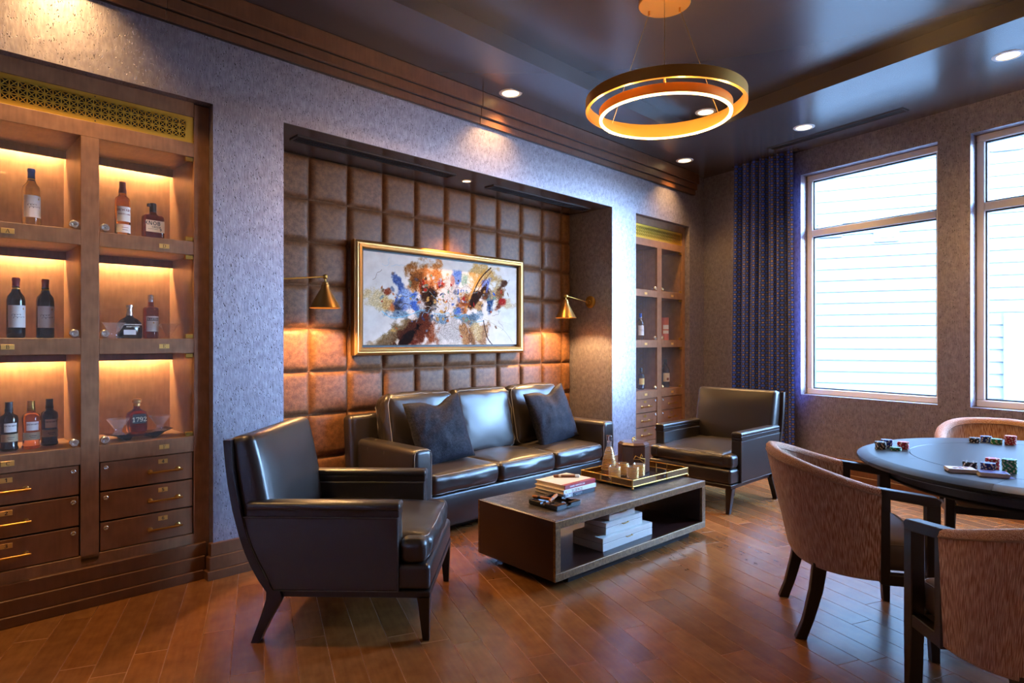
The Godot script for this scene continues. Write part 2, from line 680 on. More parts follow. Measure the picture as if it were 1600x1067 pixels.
func shell() -> void:
	var top := 3.75
	var back := boxes("wall_back", [
		[V3(-1.7, -0.1, -0.8), V3(0.195, OP_T, 0)],
		[V3(1.295, -0.1, -0.8), V3(1.706, OP_T, 0)],
		[V3(5.082, -0.1, -0.8), V3(5.498, OP_T, 0)],
		[V3(6.6, -0.1, -0.8), V3(7.3, OP_T, 0)],
		[V3(-1.7, OP_T, -0.8), V3(7.3, top, 0)],
		[V3(-1.7, -0.1, -0.9), V3(7.3, top, -0.8)]], M.paper)
	back.name = "wall_back"
	# window wall with its three openings
	var k := MB.new()
	k.x = wallb_frame()
	var y0 := 0.786
	var y1 := 3.046
	var op := [[1.262, 2.535], [2.78, 4.05], [4.30, 5.57]]
	var th := 0.24
	var last := -0.3
	for o in op:
		k.box(V3(-(last + o[0]) * 0.5, (y0 + y1) * 0.5, -th * 0.5), V3(o[0] - last, y1 - y0, th))
		last = o[1]
	k.box(V3(-(last + 6.6) * 0.5, (y0 + y1) * 0.5, -th * 0.5), V3(6.6 - last, y1 - y0, th))
	k.box(V3(-3.15, (y0 - 0.1) * 0.5, -th * 0.5), V3(6.9, y0 + 0.1, th))
	k.box(V3(-3.15, (y1 + top) * 0.5, -th * 0.5), V3(6.9, top - y1, th))
	struct("wall_right", k.done(M.paper))
	boxes("wall_left", [[V3(-1.9, -0.1, -0.9), V3(-1.7, top, 6.2)]], M.paper)
	boxes("wall_front", [[V3(-1.9, -0.1, 6.0), V3(7.0, top, 6.2)]], M.paper)
	# ceiling: soffit, dropped border, raised tray
	var room := outline(0.0, -0.2, -1.8, 6.1)
	room[0].y = -0.05
	room[1].y = -0.05
	var o1 := outline(0.30, 0.99, -0.6, 4.9)
	var o2 := outline(0.695, 1.385, -0.2, 4.5)
	k = MB.new()
	ring(k, room, o1, CEIL, top)
	var ceil := struct("ceiling", k.done(M.ceiling))
	k = MB.new()
	ring(k, o1, o2, CEIL - 0.025, top)
	part(ceil, "dropped_border", k.done(M.ceiling))
	k = MB.new()
	k.x = Transform3D(Basis(Vector3.RIGHT, Vector3(0, 0, 1), Vector3(0, -1, 0)), Vector3.ZERO)
	k.prism(PackedVector2Array(o2), -top, -3.385)
	part(ceil, "tray_panel", k.done(M.ceiling))
	# roof
	boxes("trim_4", [[V3(-1.9, top, -0.9), V3(7.4, top + 0.1, 6.2)]], M.concrete)
	# wooden cornice in three stepped boards
	var co := Node3D.new()
	co.name = "trim_1"
	add_child(co)
	co.set_meta("kind", "structure")
	var cuts := [-1.7, 1.05, 3.3, 5.2, 6.70]
	var lev := [[3.044, 3.099, 0.022], [3.104, 3.170, 0.037], [3.175, CEIL, 0.055]]
	for i in 3:
		for j in 4:
			bx(co, "board", V3((cuts[j] + cuts[j + 1]) * 0.5, (lev[i][0] + lev[i][1]) * 0.5, lev[i][2] * 0.5), V3(cuts[j + 1] - cuts[j] - 0.0012 + 0.03 * i * (1 if j == 3 else 0), lev[i][1] - lev[i][0], lev[i][2]), 0.004, M.wood_trim)
		bx(co, "backing_strip", V3(2.5, lev[i][0] - 0.003, lev[i][2] * 0.35), V3(8.3, 0.006, lev[i][2] * 0.7), 0.0, M.ebony)
	# stepped baseboard
	var bs := Node3D.new()
	bs.name = "baseboard_back"
	add_child(bs)
	bs.set_meta("kind", "structure")
	var runs := [[-1.7, 0.195, 0.0], [0.195, 1.295, -0.06], [1.295, 1.706, 0.0], [5.082, 5.498, 0.0], [5.498, 6.6, -0.06], [6.6, 6.93, 0.0]]
	var steps := [[0.0, 0.051, 0.044], [0.051, 0.126, 0.032], [0.126, 0.197, 0.020]]
	for r in runs:
		for s in steps:
			var grow: float = s[2] if r[2] == 0.0 and r[0] > 0.0 else (-s[2] if r[2] < 0.0 else 0.0)
			var gl: float = grow
			var gr: float = 0.0 if r[1] > 6.9 else grow
			if r[0] < 0.0:
				gr = s[2]
			bx(bs, "board", V3((r[0] - gl + r[1] + gr) * 0.5, (s[0] + s[1]) * 0.5, r[2] + s[2] * 0.5 - 0.01), V3(r[1] - r[0] + gl + gr, s[1] - s[0], s[2] + 0.02), 0.003, M.wood_trim)
	var bb := Node3D.new()
	bb.name = "baseboard_right"
	add_child(bb)
	bb.transform = wallb_frame()
	bb.set_meta("kind", "structure")
	for s in steps:
		bx(bb, "board", V3(-3.1, (s[0] + s[1]) * 0.5, s[2] * 0.5), V3(6.1, s[1] - s[0], s[2]), 0.003, M.wood_trim)

func floor_boards() -> void:
	var base := boxes("floor", [[V3(-1.9, -0.25, -0.9), V3(7.5, -0.012, 6.2)]], M.ebony)
	var d := Vector2(cos(deg_to_rad(113.0)), sin(deg_to_rad(113.0)))
	var n := Vector2(d.y, -d.x)
	var w := 0.1282
	var area := PackedVector2Array([Vector2(-1.7, -0.55), Vector2(6.9, -0.55), Vector2(6.97, 0.0), Vector2(P0.x + DB.x * 6.1, DB.z * 6.1), Vector2(-1.7, 6.0)])
	var rest := MB.new()
	rest.x = Transform3D(Basis(Vector3.RIGHT, Vector3(0, 0, 1), Vector3(0, -1, 0)), Vector3.ZERO)
	var count := 0
	var f := V3(0.70711, 0, -0.70711)
	for row in range(-40, 75):
		var o := 1.197 + row * w
		var s := -8.0 + rng.randf() * 1.2
		while s < 9.0:
			var ln := rng.randf_range(0.45, 1.35)
			var c := n * (o + w * 0.5) + d * (s + ln * 0.5)
			var q := PackedVector2Array([n * (o + 0.0006) + d * (s + 0.0006), n * (o + w - 0.0006) + d * (s + 0.0006), n * (o + w - 0.0006) + d * (s + ln - 0.0006), n * (o + 0.0006) + d * (s + ln - 0.0006)])
			s += ln
			if c.x < -2.8 or c.x > 8.0 or c.y < -1.6 or c.y > 6.8:
				continue
			var cut := Geometry2D.intersect_polygons(q, area)
			if cut.is_empty():
				continue
			var pl: PackedVector2Array = cut[0]
			# is it in the picture?
			var seen := false
			for p in pl:
				var r := V3(p.x, -1.33, p.y - 3.676)
				var dep := r.dot(f)
				if dep > 0.4:
					var sx := r.dot(V3(0.70711, 0, 0.70711)) / dep
					var sy := -1.33 / dep
					if absf(sx) < 0.86 and sy > -0.58:
						seen = true
			if seen and c.y > -0.1:
				count += 1
				part(base, "plank", plank(pl, d, n, rng.randi() % 4))
			else:
				var a := 0.0
				for i in pl.size():
					a += pl[i].cross(pl[(i + 1) % pl.size()])
				if absf(a) > 0.004:
					rest.prism(pl, 0.0, 0.012)
	print("planks ", count)
	var m: StandardMaterial3D = M.plank0.duplicate()
	var r := part(base, "plank_field", rest.done(m))
	r.set_meta("kind", "stuff")

func plank(pl: PackedVector2Array, d: Vector2, n: Vector2, tone: int) -> ArrayMesh:
	var a := 0.0
	for i in pl.size():
		a += pl[i].cross(pl[(i + 1) % pl.size()])
	if a < 0:
		pl.reverse()
	var k := MB.new()
	var e := MB.new()
	var inn := k.inset(pl, 0.0012)
	var off := Vector2(rng.randf(), rng.randf())
	var c := pl[0]
	for i in range(1, inn.size() - 1):
		var t := [inn[0], inn[i], inn[i + 1]]
		var uv := []
		for p in t:
			uv.append(Vector2((p - c).dot(d) * 0.7, (p - c).dot(n) * 2.4) + off)
		k.tri(V3(t[0].x, 0, t[0].y), V3(t[2].x, 0, t[2].y), V3(t[1].x, 0, t[1].y), uv[0], uv[2], uv[1])
	for i in pl.size():
		var j := (i + 1) % pl.size()
		e.quado(V3(pl[i].x, -0.0009, pl[i].y), V3(pl[j].x, -0.0009, pl[j].y), V3(inn[j].x, 0, inn[j].y), V3(inn[i].x, 0, inn[i].y), V3((pl[i].x + pl[j].x) * 0.5 - c.x, 4.0, (pl[i].y + pl[j].y) * 0.5 - c.y))
		e.quado(V3(pl[i].x, -0.012, pl[i].y), V3(pl[j].x, -0.012, pl[j].y), V3(pl[j].x, -0.0009, pl[j].y), V3(pl[i].x, -0.0009, pl[i].y), V3(0, -1, 0))
	var mesh := k.done(M["plank%d" % tone])
	e.st.generate_normals()
	e.st.set_material(M.plank_edge)
	return e.st.commit(mesh)

func windows() -> void:
	var op := [[1.262, 2.535], [2.78, 4.05], [4.30, 5.57]]
	for i in 3:
		var w := Node3D.new()
		w.name = "window_%d" % (i + 1)
		add_child(w)
		w.transform = wallb_frame()
		w.set_meta("kind", "structure")
		var a: float = -op[i][1]
		var b: float = -op[i][0]
		var y0 := 0.786
		var y1 := 3.046
		var z := -0.14
		var fw := 0.058
		var fd := 0.07
		for e in [[V3((a + b) * 0.5, y0 + fw * 0.5, z), V3(b - a, fw, fd)], [V3((a + b) * 0.5, y1 - fw * 0.5, z), V3(b - a, fw, fd)], [V3(a + fw * 0.5, (y0 + y1) * 0.5, z), V3(fw, y1 - y0 - fw * 2, fd)], [V3(b - fw * 0.5, (y0 + y1) * 0.5, z), V3(fw, y1 - y0 - fw * 2, fd)], [V3((a + b) * 0.5, 2.446, z), V3(b - a - fw * 2, 0.07, fd)]]:
			bx(w, "frame_bar", e[0], e[1], 0.006, M.white_frame)
		for pane in [[y0 + fw, 2.411], [2.481, y1 - fw]]:
			var lo: float = pane[0]
			var hi: float = pane[1]
			var xa := a + fw
			var xb := b - fw
			var cx := (xa + xb) * 0.5
			var cy := (lo + hi) * 0.5
			var gs := MB.new()
			gs.box(V3(cx, lo + 0.006, z - 0.005), V3(xb - xa, 0.012, 0.03))
			gs.box(V3(cx, hi - 0.006, z - 0.005), V3(xb - xa, 0.012, 0.03))
			gs.box(V3(xa + 0.006, cy, z - 0.005), V3(0.012, hi - lo - 0.024, 0.03))
			gs.box(V3(xb - 0.006, cy, z - 0.005), V3(0.012, hi - lo - 0.024, 0.03))
			part(w, "gasket", gs.done(M.gasket))
			var g := MB.new()
			g.quad(V3(xa, lo, z), V3(xb, lo, z), V3(xb, hi, z), V3(xa, hi, z))
			part(w, "glass_pane", g.done(M.pane))

func outside() -> void:
	var b := thing("neighbouring_building", "pale house wall with lapped horizontal siding seen through the windows", "building", V3(11.17, -0.4, 1.55), atan2(-0.934, 0.358))
	# local x along the facade, z towards the room
	var len0 := -9.0
	var len1 := 3.6
	bx(b, "wall", V3((len0 + len1) * 0.5, 3.3, -0.2), V3(len1 - len0, 6.6, 0.36), 0.0, M.siding)
	var y := 0.0
	while y < 6.5:
		var k := MB.new()
		k.x = Transform3D(Basis(Vector3(0, 0, 1), Vector3.UP, Vector3(-1, 0, 0)), Vector3.ZERO)
		k.prism(pv([[0.0, y], [0.034, y], [0.012, y + 0.186], [0.0, y + 0.186]]), -len1, -len0)
		part(b, "siding_board", k.done(M.siding))
		y += 0.18
	# small trimmed openings, a corner board and a door frame
	for o in [[-1.43, 3.55, 0.34, 0.32], [-0.66, 3.42, 0.34, 0.3], [0.84, 4.66, 0.34, 0.34]]:
		var v := bx(b, "wall_vent", V3(o[0], o[1], 0.03), V3(o[2], o[3], 0.06), 0.004, M.siding_trim)
		bx(v, "vent_recess", V3(0, 0, 0.025), V3(o[2] - 0.12, o[3] - 0.12, 0.03), 0.004, M.siding)
	for o in [[0.86, 0.05], [1.42, 0.05], [3.55, 0.12]]:
		bx(b, "trim_post", V3(o[0], 1.07 if o[0] < 3 else 3.3, 0.04), V3(o[1] * 2.0, 2.14 if o[0] < 3 else 6.6, 0.08), 0.004, M.siding_trim)
	bx(b, "door_leaf", V3(1.14, 1.05, 0.03), V3(0.5, 2.1, 0.05), 0.004, M.siding)
	var g := bx(self, "ground_outside", V3(13.0, -0.55, 2.0), V3(24, 0.3, 30), 0.0, M.concrete)
	tag(g, "pale ground outside between the windows and the neighbouring house", "ground", "", "structure")

func niche() -> void:
	var base := boxes("wall_niche", [[V3(1.706, -0.01, -0.8), V3(5.082, OP_T, -0.57)]], M.tile)
	boxes("niche_ceiling", [[V3(1.706, OP_T - 0.004, -0.6), V3(5.082, OP_T + 0.002, -0.001)]], M.ceiling, base)
	var xs := [1.706]
	for k in 11:
		xs.append(1.838 + 0.3112 * k)
	xs.append(5.082)
	var ys := [OP_T, 2.355, 2.048, 1.738, 1.424, 1.111, 0.80, 0.487, 0.174, 0.0]
	var cache := {}
	for j in 9:
		for i in xs.size() - 1:
			var w: float = xs[i + 1] - xs[i] - 0.004
			var h: float = ys[j] - ys[j + 1] - 0.004
			if w < 0.02:
				continue
			var key := "%.3f %.3f" % [w, h]
			if not cache.has(key):
				cache[key] = puff(w, h, 0.050)
			part(base, "leather_panel", cache[key], V3((xs[i] + xs[i + 1]) * 0.5, (ys[j] + ys[j + 1]) * 0.5, -0.57))
	# cords in the seams
	var c := MB.new()
	for i in range(1, xs.size() - 1):
		c.tube(PackedVector3Array([V3(xs[i], 0.3, -0.551), V3(xs[i], OP_T, -0.551)]), 0.0035, 6)
	for j in range(1, 8):
		c.tube(PackedVector3Array([V3(1.706, ys[j], -0.551), V3(5.082, ys[j], -0.551)]), 0.0035, 6)
	var cord := part(base, "seam_cord", c.done(M.tile))
	cord.set_meta("kind", "stuff")

func puff(w: float, h: float, dep: float) -> ArrayMesh:
	var k := MB.new()
	k.sg(1)
	var rows := []
	var n := 12
	for j in n + 1:
		var row := PackedVector3Array()
		for i in n + 1:
			var u := -1.0 + 2.0 * i / n
			var v := -1.0 + 2.0 * j / n
			u = signf(u) * (1.0 - pow(1.0 - absf(u), 1.7))
			v = signf(v) * (1.0 - pow(1.0 - absf(v), 1.7))
			var du := (1.0 - absf(u)) * w * 0.5
			var dv := (1.0 - absf(v)) * h * 0.5
			var ed := 0.034
			var fu := 1.0 - pow(1.0 - minf(du / ed, 1.0), 2.2)
			var fv := 1.0 - pow(1.0 - minf(dv / ed, 1.0), 2.2)
			var z := dep * (0.36 + 0.50 * fu * fv + 0.14 * (1.0 - u * u) * (1.0 - v * v))
			row.append(V3(u * w * 0.5, v * h * 0.5, z))
		rows.append(row)
	k.grid(rows)
	k.sg(-1)
	var a := w * 0.5
	var b := h * 0.5
	var q := dep * 0.36
	k.quad(V3(-a, -b, 0), V3(a, -b, 0), V3(a, -b, q), V3(-a, -b, q))
	k.quad(V3(a, b, 0), V3(-a, b, 0), V3(-a, b, q), V3(a, b, q))
	k.quad(V3(-a, b, 0), V3(-a, -b, 0), V3(-a, -b, q), V3(-a, b, q))
	k.quad(V3(a, -b, 0), V3(a, b, 0), V3(a, b, q), V3(a, -b, q))
	return k.done(M.tile)

func lettering(s: String, size: float, m: Material, bold := false, serif := true) -> ArrayMesh:
	var t := TextMesh.new()
	var f := SystemFont.new()
	f.font_names = PackedStringArray(["Droid Serif" if serif else "Droid Sans"])
	f.font_weight = 700 if bold else 400
	t.font = f
	t.text = s
	t.font_size = 48
	t.pixel_size = size / 34.0
	t.depth = 0.0006
	t.curve_step = 2.0
	var am := ArrayMesh.new()
	var arr := t.get_mesh_arrays()
	am.add_surface_from_arrays(Mesh.PRIMITIVE_TRIANGLES, arr)
	am.surface_set_material(0, m)
	return am

func bend(mesh: ArrayMesh, r: float, m: Material) -> ArrayMesh:
	var arr := mesh.surface_get_arrays(0)
	var v: PackedVector3Array = arr[Mesh.ARRAY_VERTEX]
	var n: PackedVector3Array = arr[Mesh.ARRAY_NORMAL]
	for i in v.size():
		var a := v[i].x / r
		var q := r + v[i].z
		v[i] = V3(sin(a) * q, v[i].y, cos(a) * q)
		n[i] = n[i].rotated(Vector3.UP, a)
	arr[Mesh.ARRAY_VERTEX] = v
	arr[Mesh.ARRAY_NORMAL] = n
	var am := ArrayMesh.new()
	am.add_surface_from_arrays(Mesh.PRIMITIVE_TRIANGLES, arr)
	am.surface_set_material(0, m)
	return am

func cabinet(x0: float, lit: bool) -> void:
	var c := thing("display_cabinet", "brown wooden liquor cabinet with warmly lit shelves at the left edge" if lit else "brown wooden liquor cabinet with unlit shelves beside the far armchair", "cabinet", V3(x0, 0, -0.06))
	var wd: Material = M.wood
	var W := 1.1
	var L := [0.035, 0.487]      # openings of the left and the right column
	var R := [0.566, 1.018]
	if not lit:
		L = [0.052, 0.504]
		R = [0.596, 1.042]
	var ys := [0.184, 0.714, 0.80, 1.265, 1.346, 1.814, 1.89, 2.362, 2.441, 2.586, OP_T]
	# face frame
	bx(c, "stile", V3(L[0] * 0.5, 1.33, -0.012), V3(L[0], 2.66, 0.024), 0.002, wd)
	bx(c, "stile", V3((L[1] + R[0]) * 0.5, 1.275, -0.012), V3(R[0] - L[1], 2.176, 0.024), 0.002, wd)
	bx(c, "stile", V3((R[1] + W) * 0.5, 1.33, -0.012), V3(W - R[1], 2.66, 0.024), 0.002, wd)
	bx(c, "top_rail", V3((L[0] + R[1]) * 0.5, (2.586 + OP_T) * 0.5, -0.012), V3(R[1] - L[0], OP_T - 2.586, 0.024), 0.002, wd)
	bx(c, "rail", V3((L[0] + R[1]) * 0.5, 2.4015, -0.012), V3(R[1] - L[0], 0.079, 0.024), 0.002, wd)
	bx(c, "bottom_rail", V3((L[0] + R[1]) * 0.5, 0.13, -0.012), V3(R[1] - L[0], 0.246, 0.024), 0.002, wd)
	# carcass
	bx(c, "back_panel", V3(W * 0.5, 1.33, -0.432), V3(W, 2.66, 0.02), 0.0, wd)
	for sx in [L[0] - 0.02, (L[1] + R[0]) * 0.5, R[1] + 0.02]:
		var tw: float = 0.04 if sx != (L[1] + R[0]) * 0.5 else R[0] - L[1]
		bx(c, "side_panel", V3(sx, 1.52, -0.224), V3(tw, 1.68, 0.398), 0.0, wd)
	bx(c, "side_panel", V3(W * 0.5, 2.39, -0.224), V3(W - 0.03, 0.05, 0.398), 0.0, wd)
	bx(c, "grille_box", V3(W * 0.5, 2.51, -0.25), V3(W - 0.04, 0.14, 0.2), 0.0, M.black)
	# pierced brass grille
	var g := MB.new()
	var gw: float = R[1] - L[0]
	g.x = Transform3D(Basis.IDENTITY, V3((L[0] + R[1]) * 0.5, 2.5135, -0.008))
	var cell := 0.0335
	var nc := int((gw - 0.05) / cell)
	var ex := nc * cell * 0.5
	var ey := cell * 1.5
	g.box(V3(0, (0.0725 + ey) * 0.5, 0), V3(gw, 0.0725 - ey, 0.003))
	g.box(V3(0, -(0.0725 + ey) * 0.5, 0), V3(gw, 0.0725 - ey, 0.003))
	g.box(V3((gw * 0.5 + ex) * 0.5, 0, 0), V3(gw * 0.5 - ex, ey * 2, 0.003))
	g.box(V3(-(gw * 0.5 + ex) * 0.5, 0, 0), V3(gw * 0.5 - ex, ey * 2, 0.003))
	for j in 4:
		g.box(V3(0, -ey + j * cell, 0), V3(ex * 2, 0.0055, 0.003))
	for i in nc + 1:
		g.box(V3(-ex + i * cell, 0, 0), V3(0.0055, ey * 2, 0.003))
	var keep := g.x
	for i in nc:
		for j in 3:
			for s in [-1, 1]:
				g.x = keep * Transform3D(Basis(Vector3(0, 0, 1), s * PI / 4), V3(-ex + (i + 0.5) * cell, -ey + (j + 0.5) * cell, 0))
				g.box(Vector3.ZERO, V3(cell * 1.36, 0.0042, 0.0026))
	var gr := part(c, "grille", g.done(M.grille))
	for sx in [-0.47, 0.0, 0.47]:
		for sy in [-0.062, 0.062]:
			bx(gr, "screw", V3(W * 0.5 + sx, 2.5135 + sy, -0.006), V3(0.006, 0.006, 0.004), 0.001, M.vent)
	var names := [["C", "B", "A"], ["F", "E", "D"]]
	var comp := [[0.80, 1.265], [1.346, 1.814], [1.89, 2.362]]
	var door_m: Material = M.pane
	for col in 2:
		var xa: float = (L if col == 0 else R)[0]
		var xb: float = (L if col == 0 else R)[1]
		var xm := (xa + xb) * 0.5
		for s in 3:
			var lo: float = comp[s][0]
			var hi: float = comp[s][1]
			var fb: float = 0.714 if s == 0 else (1.265 if s == 1 else 1.814)
			# shelf with its front
			var k := MB.new()
			k.box(V3(0, (fb + lo) * 0.5 - lo, -0.012), V3(xb - xa, lo - fb, 0.024), 0.002)
			k.box(V3(0, -0.012, -0.223), V3(xb - xa, 0.024, 0.398))
			var sh := part(c, "shelf", k.done(wd), V3(xm, lo, 0))
			var px := xm + (0.075 if col == 1 else -0.06) - xm if lit else 0.0
			bx(sh, "letter_plate", V3(px, -0.042, 0.001), V3(0.05, 0.024, 0.003), 0.0008, M.plate)
			if lit:
				var tx := part(sh, "letter", lettering(names[col][s], 0.017, M.black), V3(px, -0.042, 0.0028))
			# lamp board at the back of the compartment
			bx(c, "valance", V3(xm, hi - 0.022, -0.372), V3(xb - xa, 0.044, 0.012), 0.001, wd)
			bx(c, "compartment_top", V3(xm, hi + 0.012, -0.223), V3(xb - xa, 0.024, 0.398), 0.0, wd)
			if lit:
				var led := MB.new()
				led.box(Vector3.ZERO, V3(xb - xa - 0.02, 0.005, 0.010))
				part(c, "light_strip", led.done(glow(Color(1.0, 0.78, 0.48), 6.0)), V3(xm, hi - 0.004, -0.392))
				var al := AreaLight3D.new()
				al.name = "strip_light"
				al.area_size = Vector2(xb - xa - 0.03, 0.012)
				al.light_color = Color(1.0, 0.84, 0.60)
				al.light_energy = E_LED
				al.area_range = 10.0
				al.shadow_enabled = true
				al.position = V3(xm, hi - 0.008, -0.392)
				al.rotation_degrees = V3(-90, 0, 0)
				c.add_child(al, true)
			# frameless glass door
			var gp := MB.new()
			gp.quad(V3(xa + 0.003, lo + 0.003, -0.016), V3(xb - 0.003, lo + 0.003, -0.016), V3(xb - 0.003, hi - 0.003, -0.016), V3(xa + 0.003, hi - 0.003, -0.016))
			var dr := part(c, "glass_door", gp.done(door_m))
			var hx := xb - 0.022 if col == 1 else xa + 0.022
			for hy in [lo + 0.014, hi - 0.014]:
				bx(dr, "hinge", V3(hx, hy, -0.014), V3(0.04, 0.024, 0.02), 0.002, M.brass_dull)
			var lk := MB.new()
			lk.x = Transform3D(Basis(Vector3.RIGHT, PI / 2), Vector3.ZERO)
			lk.lathe(pv([[0.0, -0.004], [0.021, -0.004], [0.021, 0.008], [0.016, 0.014], [0.009, 0.014], [0.006, 0.009], [0.0, 0.009]]), 20)
			part(dr, "lock", lk.done(M.chrome), V3((xa + 0.026) if col == 1 else (xb - 0.026), lo + 0.024, -0.012))
		# drawers
		var dy := [0.714, 0.561, 0.406, 0.253]
		for i in 3:
			var top: float = dy[i] - 0.004
			var bot: float = dy[i + 1] + 0.004
			var d := bx(c, "drawer", V3(xm, (top + bot) * 0.5, -0.016), V3(xb - xa - 0.012, top - bot, 0.022), 0.002, M.wood_drawer)
			var hx := (0.075 if col == 1 else -0.06) if lit else 0.0
			var h := MB.new()
			h.tube(PackedVector3Array([V3(-0.085, 0, 0.03), V3(0.085, 0, 0.03)]), 0.0052, 10)
			for sx in [-0.068, 0.068]:
				h.tube(PackedVector3Array([V3(sx, 0, 0.0), V3(sx, 0, 0.03)]), 0.006, 10)
				h.x = Transform3D(Basis(Vector3.RIGHT, PI / 2), V3(sx, 0, 0))
				h.lathe(pv([[0.013, 0.0], [0.013, 0.004], [0.007, 0.007], [0.0, 0.007]]), 14)
				h.x = Transform3D.IDENTITY
			part(d, "handle", h.done(M.brass), V3(hx, -0.008, 0.011))
			bx(d, "number_plate", V3(hx - 0.005, 0.042, 0.0115), V3(0.047, 0.024, 0.003), 0.0008, M.plate if lit else M.brass_dull)
			if lit:
				part(d, "numeral", lettering(str(col * 3 + i + 1), 0.017, M.black, true, false), V3(hx - 0.005, 0.042, 0.0132))
			var kl := MB.new()
			kl.x = Transform3D(Basis(Vector3.RIGHT, PI / 2), Vector3.ZERO)
			kl.lathe(pv([[0.0, 0.0], [0.011, 0.0], [0.011, 0.004], [0.008, 0.006], [0.003, 0.004], [0.0, 0.004]]), 16)
			part(d, "key_lock", kl.done(M.chrome), V3((xb - xa) * 0.5 * (1 if col == 0 else -1) + (-0.03 if col == 0 else 0.03), 0.045, 0.011))
	bx(c, "drawer_case", V3(W * 0.5, 0.47, -0.2), V3(W - 0.06, 0.5, 0.3), 0.0, M.black)

func ceiling_fittings() -> void:
	# recessed lights
	var spots := [[V3(3.476, CEIL, 0.185), "recessed ceiling light above the cornice over the painting", true], [V3(6.10, CEIL, 0.22), "recessed ceiling light in the corner near the curtain", true], [V3(5.93, CEIL, 1.526), "recessed ceiling light beside the ceiling vent near the window", true], [V3(5.43, CEIL, 3.056), "recessed ceiling light cut by the right edge of the picture", true], [V3(5.18, 3.385, 0.95), "white-rimmed recessed light in the raised ceiling seen through the ring", true], [V3(3.398, OP_T - 0.004, -0.256), "small recessed spot in the niche ceiling above the painting", false], [V3(0.6, CEIL, 0.19), "recessed ceiling light over the lit liquor cabinet", true], [V3(-1.15, CEIL, 1.7), "recessed ceiling light by the left wall next to the lit cabinet", true], [V3(-1.15, CEIL, 4.0), "recessed ceiling light by the left wall behind the camera", true], [V3(0.9, CEIL, 5.45), "recessed ceiling light over the front wall behind the camera", true], [V3(3.5, CEIL, 5.45), "recessed ceiling light over the front wall behind the poker table", true], [V3(5.15, CEIL, 4.6), "recessed ceiling light beside the third window behind the poker table", true]]
	for s in spots:
		var big: bool = s[2]
		var r := 0.088 if big else 0.045
		var l := thing("recessed_light", s[1], "ceiling light", s[0], 0.0, "recessed ceiling lights")
		var k := MB.new()
		k.lathe(pv([[r * 0.72, -0.001], [r * 0.78, -0.006], [r, -0.004], [r + 0.004, 0.0]]), 32)
		part(l, "trim_ring", k.done(M.white_frame if big else M.chrome))
		k = MB.new()
		k.lathe(pv([[0.0, -0.0025], [r * 0.74, -0.0025], [r * 0.74, 0.0]]), 32)
		part(l, "lamp_lens", k.done(glow(Color(1.0, 0.84, 0.6), 5.0)))
		spot(l, V3(0, -0.012, 0), E_DOWN if big else E_NICHE, 54.0 if big else 34.0, 0.05 if big else 0.02, 0.9 if big else 0.5)
	# slot diffusers
	for v in [[V3(2.54, OP_T - 0.004, -0.215), 0.0, 1.32, "long slot vent in the niche ceiling left of the spot"], [V3(4.315, OP_T - 0.004, -0.25), 0.0, 1.32, "long slot vent in the niche ceiling right of the spot"], [V3(6.218, CEIL, 1.67), atan2(-DB.z, DB.x), 1.28, "long slot vent in the ceiling above the window"]]:
		var o := thing("slot_vent", v[3], "air vent", v[0], v[1])
		var ln: float = v[2]
		var wd := 0.10
		bx(o, "frame_bar", V3(0, -0.004, wd * 0.5), V3(ln, 0.008, 0.016), 0.001, M.vent if v[0].y < 3 else M.ceiling)
		bx(o, "frame_bar", V3(0, -0.004, -wd * 0.5), V3(ln, 0.008, 0.016), 0.001, M.vent if v[0].y < 3 else M.ceiling)
		for e in [-1, 1]:
			bx(o, "frame_bar", V3(e * ln * 0.5, -0.004, 0), V3(0.016, 0.008, wd + 0.016), 0.001, M.vent if v[0].y < 3 else M.ceiling)
		bx(o, "backing", V3(0, -0.0005, 0), V3(ln - 0.016, 0.001, wd - 0.016), 0.0, M.black)
		for i in 2:
			bx(o, "slat", V3(0, -0.004, -0.0145 + i * 0.029), V3(ln - 0.016, 0.006, 0.006), 0.001, M.vent)

